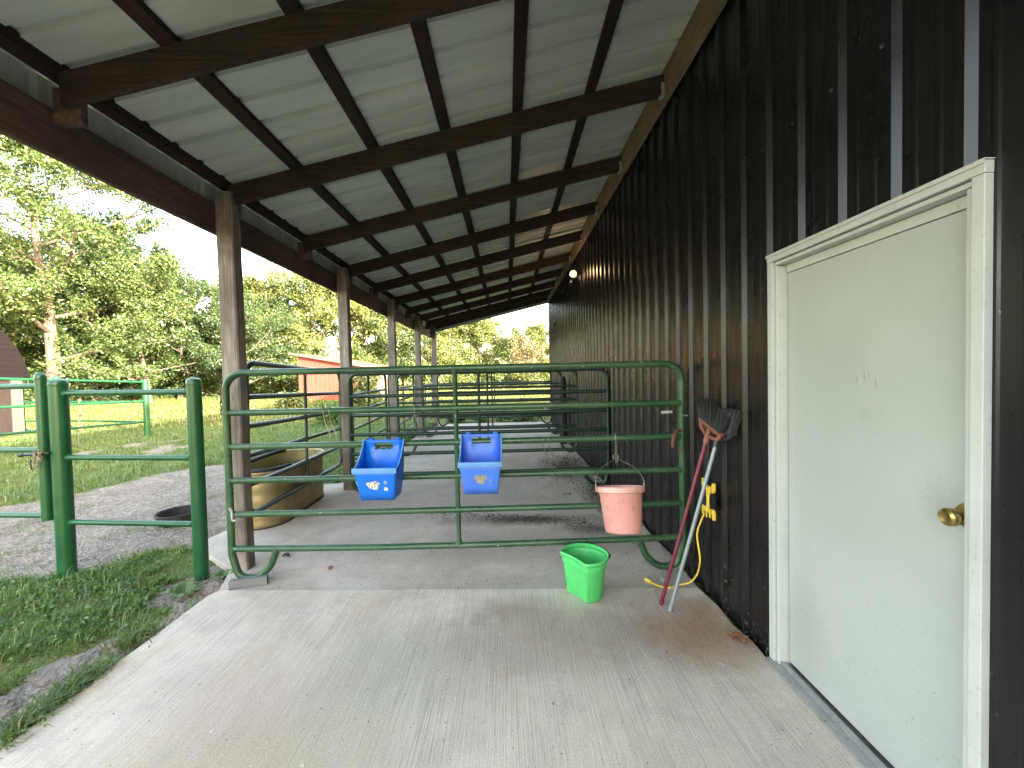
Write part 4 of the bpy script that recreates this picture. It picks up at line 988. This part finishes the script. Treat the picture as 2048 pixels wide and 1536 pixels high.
# bushes and tall weeds one can point at
def bush(name, loc, w_, h, n, size, mat, label, cat='bush', stems=6):
    b = thing(name, label, cat, loc)
    c_ = np.array([(random.uniform(-1, 1)*w_*.5, random.uniform(-1, 1)*w_*.5, h*random.uniform(.15, .9)) for _ in range(16)])
    V, Fc = leafcloud(c_, np.full(16, w_*.33), n, size, 1.0); raw('foliage', V, Fc, 4, mat, b)
    m = MB()
    for k in range(stems): i = random.randrange(16); m.tube([(0, 0, -.05), tuple(c_[i]*.5+np.array([0, 0, .02])), tuple(c_[i])], [.012, .009, .004], 5)
    m.build('stems', M_bark, b); return b
bush('leafy_bush', (-7.35, 20.5, 0), 1.3, 1.9, 3200, .16, M_leafB, 'tall leafy bush standing in front of the red shed')
bush('leafy_bush', (-11.6, 21.5, 0), 1.1, .8, 1500, .14, M_leafB, 'low yellow-green bush before the left corner of the red shed')
bush('leafy_bush', (-6.0, 13.8, 0), .8, .7, 1200, .11, M_weed, 'dark leafy weed clump behind the third post')
def stalk(loc, h, label, n=9, size=.16):
    b = thing('tall_weed', label, 'plant', loc); m = MB(); m.tube([(0, 0, -.05), (.01, 0, h*.5), (0.02, .01, h)], [.012, .009, .004], 6); m.build('stem', M_bark, b)
    m = MB()
    for k in range(n):
        z = h*(.15+.85*k/n); a_ = k*2.4; d = Vector((math.cos(a_), math.sin(a_), .15)); sd_ = Vector((-math.sin(a_), math.cos(a_), 0)); s2 = size*(1.4-.7*k/n)
        p = Vector((0.01, 0, z))
        for q_ in range(2):
            d2 = d if q_ == 0 else Vector((-d.x, -d.y, .3)); s3 = sd_
            m.add([p, p+d2*s2*.5+s3*s2*.32, p+d2*s2*1.1-Vector((0, 0, .12*s2)), p+d2*s2*.5-s3*s2*.32], [(0, 1, 2, 3)])
    m.build('leaves', M_weed, b, smooth=False)
stalk((.55, 13.2, -.05), 1.45, 'tall broad-leaved weed at the far end of the aisle', 11, .22)
pts = [(random.uniform(-2.1, 1.3), 13.3+random.uniform(0, .6), random.uniform(0, .22)) for _ in range(50)]
mass('slab_end_weeds', pts, [random.uniform(.12, .25)]*50, 5000, .07, M_weed, 'green weeds along the far end of the concrete floor', 'weeds')
pts = [(-2.6+random.uniform(-.35, .25), random.uniform(5.9, 13), random.uniform(-.05, .06)) for _ in range(60)]
mass('slab_side_weeds', pts, [random.uniform(.08, .2)]*60, 6000, .06, M_weed, 'low weeds along the left side of the concrete floor', 'weeds')

# ------------------------------------------------------------ grass
def blades(name, x, y, length, width, mat, label, bend=.5, zoff=0):
    n = len(x); z = gz(x, y)+zoff; a_ = rng.random(n)*2*np.pi; L = length*(.45+.9*rng.random(n)); b_ = bend*(.3+rng.random(n))*L
    base = np.stack([x, y, z-.01], 1); dr = np.stack([np.cos(a_), np.sin(a_), np.zeros(n)], 1); sd_ = np.stack([-np.sin(a_), np.cos(a_), np.zeros(n)], 1)*(width*(.6+.8*rng.random(n)))[:, None]*.5
    up = np.array([0, 0, 1.])
    mid_ = base+dr*(b_*.35)[:, None]+up*(L*.6)[:, None]; tip = base+dr*b_[:, None]+up*(L*.92)[:, None]-up*(b_*.25)[:, None]
    V = np.stack([base-sd_, base+sd_, mid_+sd_*.8, mid_-sd_*.8, tip+sd_*.12, tip-sd_*.12], 1).reshape(-1, 3)
    o6 = (np.arange(n)*6)[:, None]; Fc = np.concatenate([o6+np.array([0, 1, 2, 3]), o6+np.array([3, 2, 4, 5])], 1).reshape(-1)
    o = raw(name, V, Fc, 4, mat); tag(o, label, 'grass', kind='stuff'); return o
def scatter(n, x0, x1, y0, y1, dens=None, inv=False):
    x = rng.uniform(x0, x1, n); y = rng.uniform(y0, y1, n); e = earth(x, y) > .5
    k = ~e
    k &= ~((x > -2.24) & (y < 3.0)) & ~((x > -2.44) & (y < 13.1)) & ~((x > -3.02) & (y > 3.3) & (y < 6))
    f = fbm(x, y, 3.0, 12); k &= rng.random(n) < np.clip((f-.28)*3.0, .08, 1)
    return x[k], y[k]
x, y = scatter(62000, -5.6, -2.2, .9, 3.95)
blades('near_grass', x, y, .062, .0052, M_grass, 'green grass beside the near concrete slab', .8)
x, y = scatter(3500, -5.6, -2.2, .9, 3.95)
blades('tall_grass_tufts', x, y, .13, .007, M_grass, 'longer grass tufts by the pipe fence', .7)
x, y = scatter(110000, -15, -2.45, 4.0, 14)
blades('yard_grass', x, y, .10, .011, M_grass, 'shaded yard grass beyond the gravel', .7)
x, y = scatter(90000, -34, 6, 14, 30)
blades('field_grass', x, y, .17, .03, M_field, 'sunlit meadow grass in the field', .6)
x, y = scatter(50000, -40, 20, 30, 46)
blades('far_field_grass', x, y, .28, .06, M_field, 'sunlit grass at the far side of the field', .6)
x = rng.uniform(-9, -2.3, 26000); y = rng.uniform(2.0, 8, 26000); k = (earth(x, y) > .5) & ~((x > -3.05) & (y > 3.3)) & (fbm(x, y, 1.3, 44) > .56) & (fbm(x, y, 6, 45) > .5)
blades('sparse_grass', x[k], y[k], .05, .006, M_grass, 'thin scattered grass growing through the gravel', .9)
# a grass fringe growing over the slab edge near the camera
x = np.concatenate([rng.normal(-2.27, .035, 3500), rng.normal(-2.33, .05, 900)]); y = np.concatenate([rng.uniform(1.0, 2.2, 3500), rng.uniform(2.2, 2.9, 900)])
k = (fbm(x, y, 4, 31) > .42); blades('edge_grass', x[k], y[k], .085, .006, M_grass, 'grass fringe creeping over the left edge of the slab', 1.0, .03)
# broad-leaved weeds and clover in the near grass
n = 2600; x, y = scatter(n*2, -5.0, -2.3, 1.0, 3.8)
c_ = np.stack([x, y, gz(x, y)+.035], 1)
V, Fc = leafcloud(c_, np.full(len(x), .035), 9000, .030, .5); o = raw('clover', V, Fc, 4, M_weed); tag(o, 'small clover and broad leaves in the near grass', 'ground cover', kind='stuff')
for (lx, ly, s_, lb) in ((-2.47, 3.02, .16, 'broad-leaved weed at the foot of the right fence post'), (-2.36, 3.28, .12, 'small leafy weed between the fence post and the nearest panel'), (-4.15, 3.0, .20, 'large tuft of coarse grass leaves at the left edge of the near grass')):
    b = thing('weed', lb, 'plant', (lx, ly, -.05)); m = MB()
    for k in range(13):
        a_ = k*2.4; L = s_*random.uniform(.6, 1.1); d = Vector((math.cos(a_), math.sin(a_), 0)); sd_ = Vector((-math.sin(a_), math.cos(a_), 0)); wd = L*.16
        m.add([(0, 0, .0), d*L*.5+sd_*wd+Vector((0, 0, L*.35)), d*L+Vector((0, 0, L*.30)), d*L*.5-sd_*wd+Vector((0, 0, L*.35))], [(0, 1, 2, 3)])
    m.build('leaves', M_weed, b, smooth=False)

# ------------------------------------------------------------ stones, gravel, litter
def stones(name, x, y, z, s_, mat, label, flat=.5):
    n = len(x); base = np.array([(1, 0, 0), (0, 1, 0), (-1, 0, 0), (0, -1, 0), (0, 0, 1), (0, 0, -1)], float)
    V = base[None]*(s_*(.5+rng.random(n)))[:, None, None]*np.array([1, 1, flat]); V = V*(1+rng.normal(size=(n, 6, 1))*.22)
    a_ = rng.random(n)*6.283; ca, sa = np.cos(a_)[:, None], np.sin(a_)[:, None]
    V = np.stack([V[..., 0]*ca-V[..., 1]*sa, V[..., 0]*sa+V[..., 1]*ca, V[..., 2]], -1)+np.stack([x, y, z], 1)[:, None]
    tri = np.array([0, 1, 4, 1, 2, 4, 2, 3, 4, 3, 0, 4, 1, 0, 5, 2, 1, 5, 3, 2, 5, 0, 3, 5]); Fc = ((np.arange(n)*6)[:, None]+tri).reshape(-1)
    o = raw(name, V.reshape(-1, 3), Fc, 3, mat); tag(o, label, 'gravel', kind='stuff'); return o
x = rng.uniform(-9, -2.25, 26000); y = rng.uniform(1, 8, 26000); k = (earth(x, y) > .5) & ~((x > -3.0) & (y > 3.4)); x, y = x[k], y[k]
stones('gravel', x, y, gz(x, y)-.001, .009, M_stone, 'loose grey gravel on the track and along the slab')
M_rubble = paint('dirty_rubble', (.13, .105, .085), .95, (.05, .042, .034), .8, 9, 30, bump=1.0, second=(.26, .225, .19))
_t = M_rubble.node_tree
for _n in _t.nodes:
    if _n.type == 'BUMP': _n.inputs['Distance'].default_value = .02
def rock(loc, sx, sy, sz, seed, label, name='broken_concrete'):
    bm = bmesh.new(); bmesh.ops.create_icosphere(bm, subdivisions=5, radius=1)
    for v_ in bm.verts:
        p = v_.co; k = 1+.28*mnoise.noise(p*1.3+Vector((seed, 0, 0)))+.12*mnoise.noise(p*4+Vector((0, seed, 0)))+.10*mnoise.noise(p*9)+.06*mnoise.noise(p*21)
        v_.co = Vector((p.x*sx*k, p.y*sy*k, p.z*sz*k))
    me = bpy.data.meshes.new(name); bm.to_mesh(me); bm.free(); me.materials.append(M_rubble)
    me.polygons.foreach_set('use_smooth', [True]*len(me.polygons))
    o = bpy.data.objects.new(name, me); COL.objects.link(o); o.location = loc; tag(o, label, 'rubble', 'rubble along the slab'); return o
rock((-2.53, 2.28, -.068), .17, .14, .035, 3, 'long flat lump of spilled concrete in the dirt beside the slab').rotation_euler.z = R(35)
rock((-2.60, 1.98, -.065), .13, .12, .03, 9, 'nearest rough lump of spilled concrete beside the slab')
rock((-2.46, 2.47, -.06), .10, .08, .03, 14, 'farthest small lump of spilled concrete beside the slab')
rock((-2.3, 3.10, -.05), .10, .06, .04, 19, 'earthy clod at the slab corner by the first post')
# leaf litter pile in the aisle, scattered crumbs
def litter(name, cx, cy, sx, sy, n, size, label, z0=-.012, hgt=.05, mat=M_debris, ang=0):
    px = rng.normal(size=n)*sx; py = rng.normal(size=n)*sy; x = cx+px*math.cos(ang)-py*math.sin(ang); y = cy+px*math.sin(ang)+py*math.cos(ang)
    x = np.minimum(x, 1.36); h = hgt*np.exp(-(px/sx)**2*.5-(py/sy)**2*.5)
    c_ = np.stack([x, y, z0+h*rng.random(n)+.002], 1)
    u = rng.normal(size=(n, 3))*np.array([1, 1, .35]); u /= np.linalg.norm(u, axis=1)[:, None]; v_ = np.cross(u, rng.normal(size=(n, 3))); v_ /= np.linalg.norm(v_, axis=1)[:, None]; v_[:, 2] *= .5
    s_ = (size*(.4+rng.random(n)*1.0))[:, None]
    V = np.stack([c_-u*s_, c_+v_*s_*.35, c_+u*s_, c_-v_*s_*.35], 1).reshape(-1, 3); V[:, 2] = np.maximum(V[:, 2], z0+.001)
    o = raw(name, V, np.arange(4*n), 4, mat); tag(o, label, 'litter', kind='stuff'); return o
litter('leaf_litter', 1.0, 6.6, .26, .55, 1500, .022, 'heap of dead leaves against the barn wall beyond the second panel')
litter('leaf_litter', 1.22, 4.9, .12, .42, 800, .020, 'drift of dead leaves by the wall at the second panel foot')
litter('swept_dirt', .12, 4.32, .50, .07, 1100, .014, 'dark line of swept dirt across the aisle floor', ang=R(-10), hgt=.02)
litter('swept_dirt', .80, 4.0, .30, .09, 450, .011, 'thin trail of dirt curving to the pink bucket', ang=R(-30), hgt=.012)
litter('crumbs', -.3, 5.2, 1.2, 1.6, 700, .010, 'scattered crumbs of dirt on the aisle floor', hgt=.004)
litter('crumbs', .2, 3.3, 1.2, .35, 260, .008, 'scattered crumbs of dirt under the nearest panel', hgt=.004)
litter('grit', -.1, 2.0, 1.1, .7, 220, .005, 'tiny bits of grit and straw on the near slab', z0=.001, hgt=.002)
# dry leaf by the wall
m = MB(); pts = [(-.055, -.01), (-.04, -.035), (-.015, -.022), (-.005, -.045), (.02, -.025), (.05, -.04), (.045, -.01), (.07, .0), (.045, .02), (.05, .042), (.02, .03), (.0, .05), (-.018, .025), (-.045, .035), (-.035, .008)]
vs = [(0, 0, .012)]+[(x_, y_, .006+.018*abs(math.sin(i*1.9))) for i, (x_, y_) in enumerate(pts)]
m.add(vs, [(0, i+1, (i+1) % len(pts)+1) for i in range(len(pts))]); c = m.build('dry_leaf', M_leafdry, smooth=False, solid=.001); c.location = (1.305, 2.27, .0); c.rotation_euler.z = R(-50)
tag(c, 'crumpled brown dry leaf on the slab near the door frame', 'leaf')
m = MB(); m.tube(smoothpath([(-.03, 0, .0), (-.01, .006, .012), (.015, .0, .014), (.035, -.004, .004)], 4), [.008]*4+[.014]*6+[.006]*3, 7); c = m.build('dung_pellet', M_debris); c.location = (-2.0, 3.55, -.008); tag(c, 'small black dropping on the floor right of the first post', 'dropping')
m = MB(); m.lathe([(0, 0), (.018, .004), (.02, .012), (.01, .022), (0, .024)], 10); c = m.build('pebble', M_leafdry); c.location = (-1.50, 3.30, -.014); tag(c, 'small tan pebble on the floor behind the nearest panel', 'pebble')
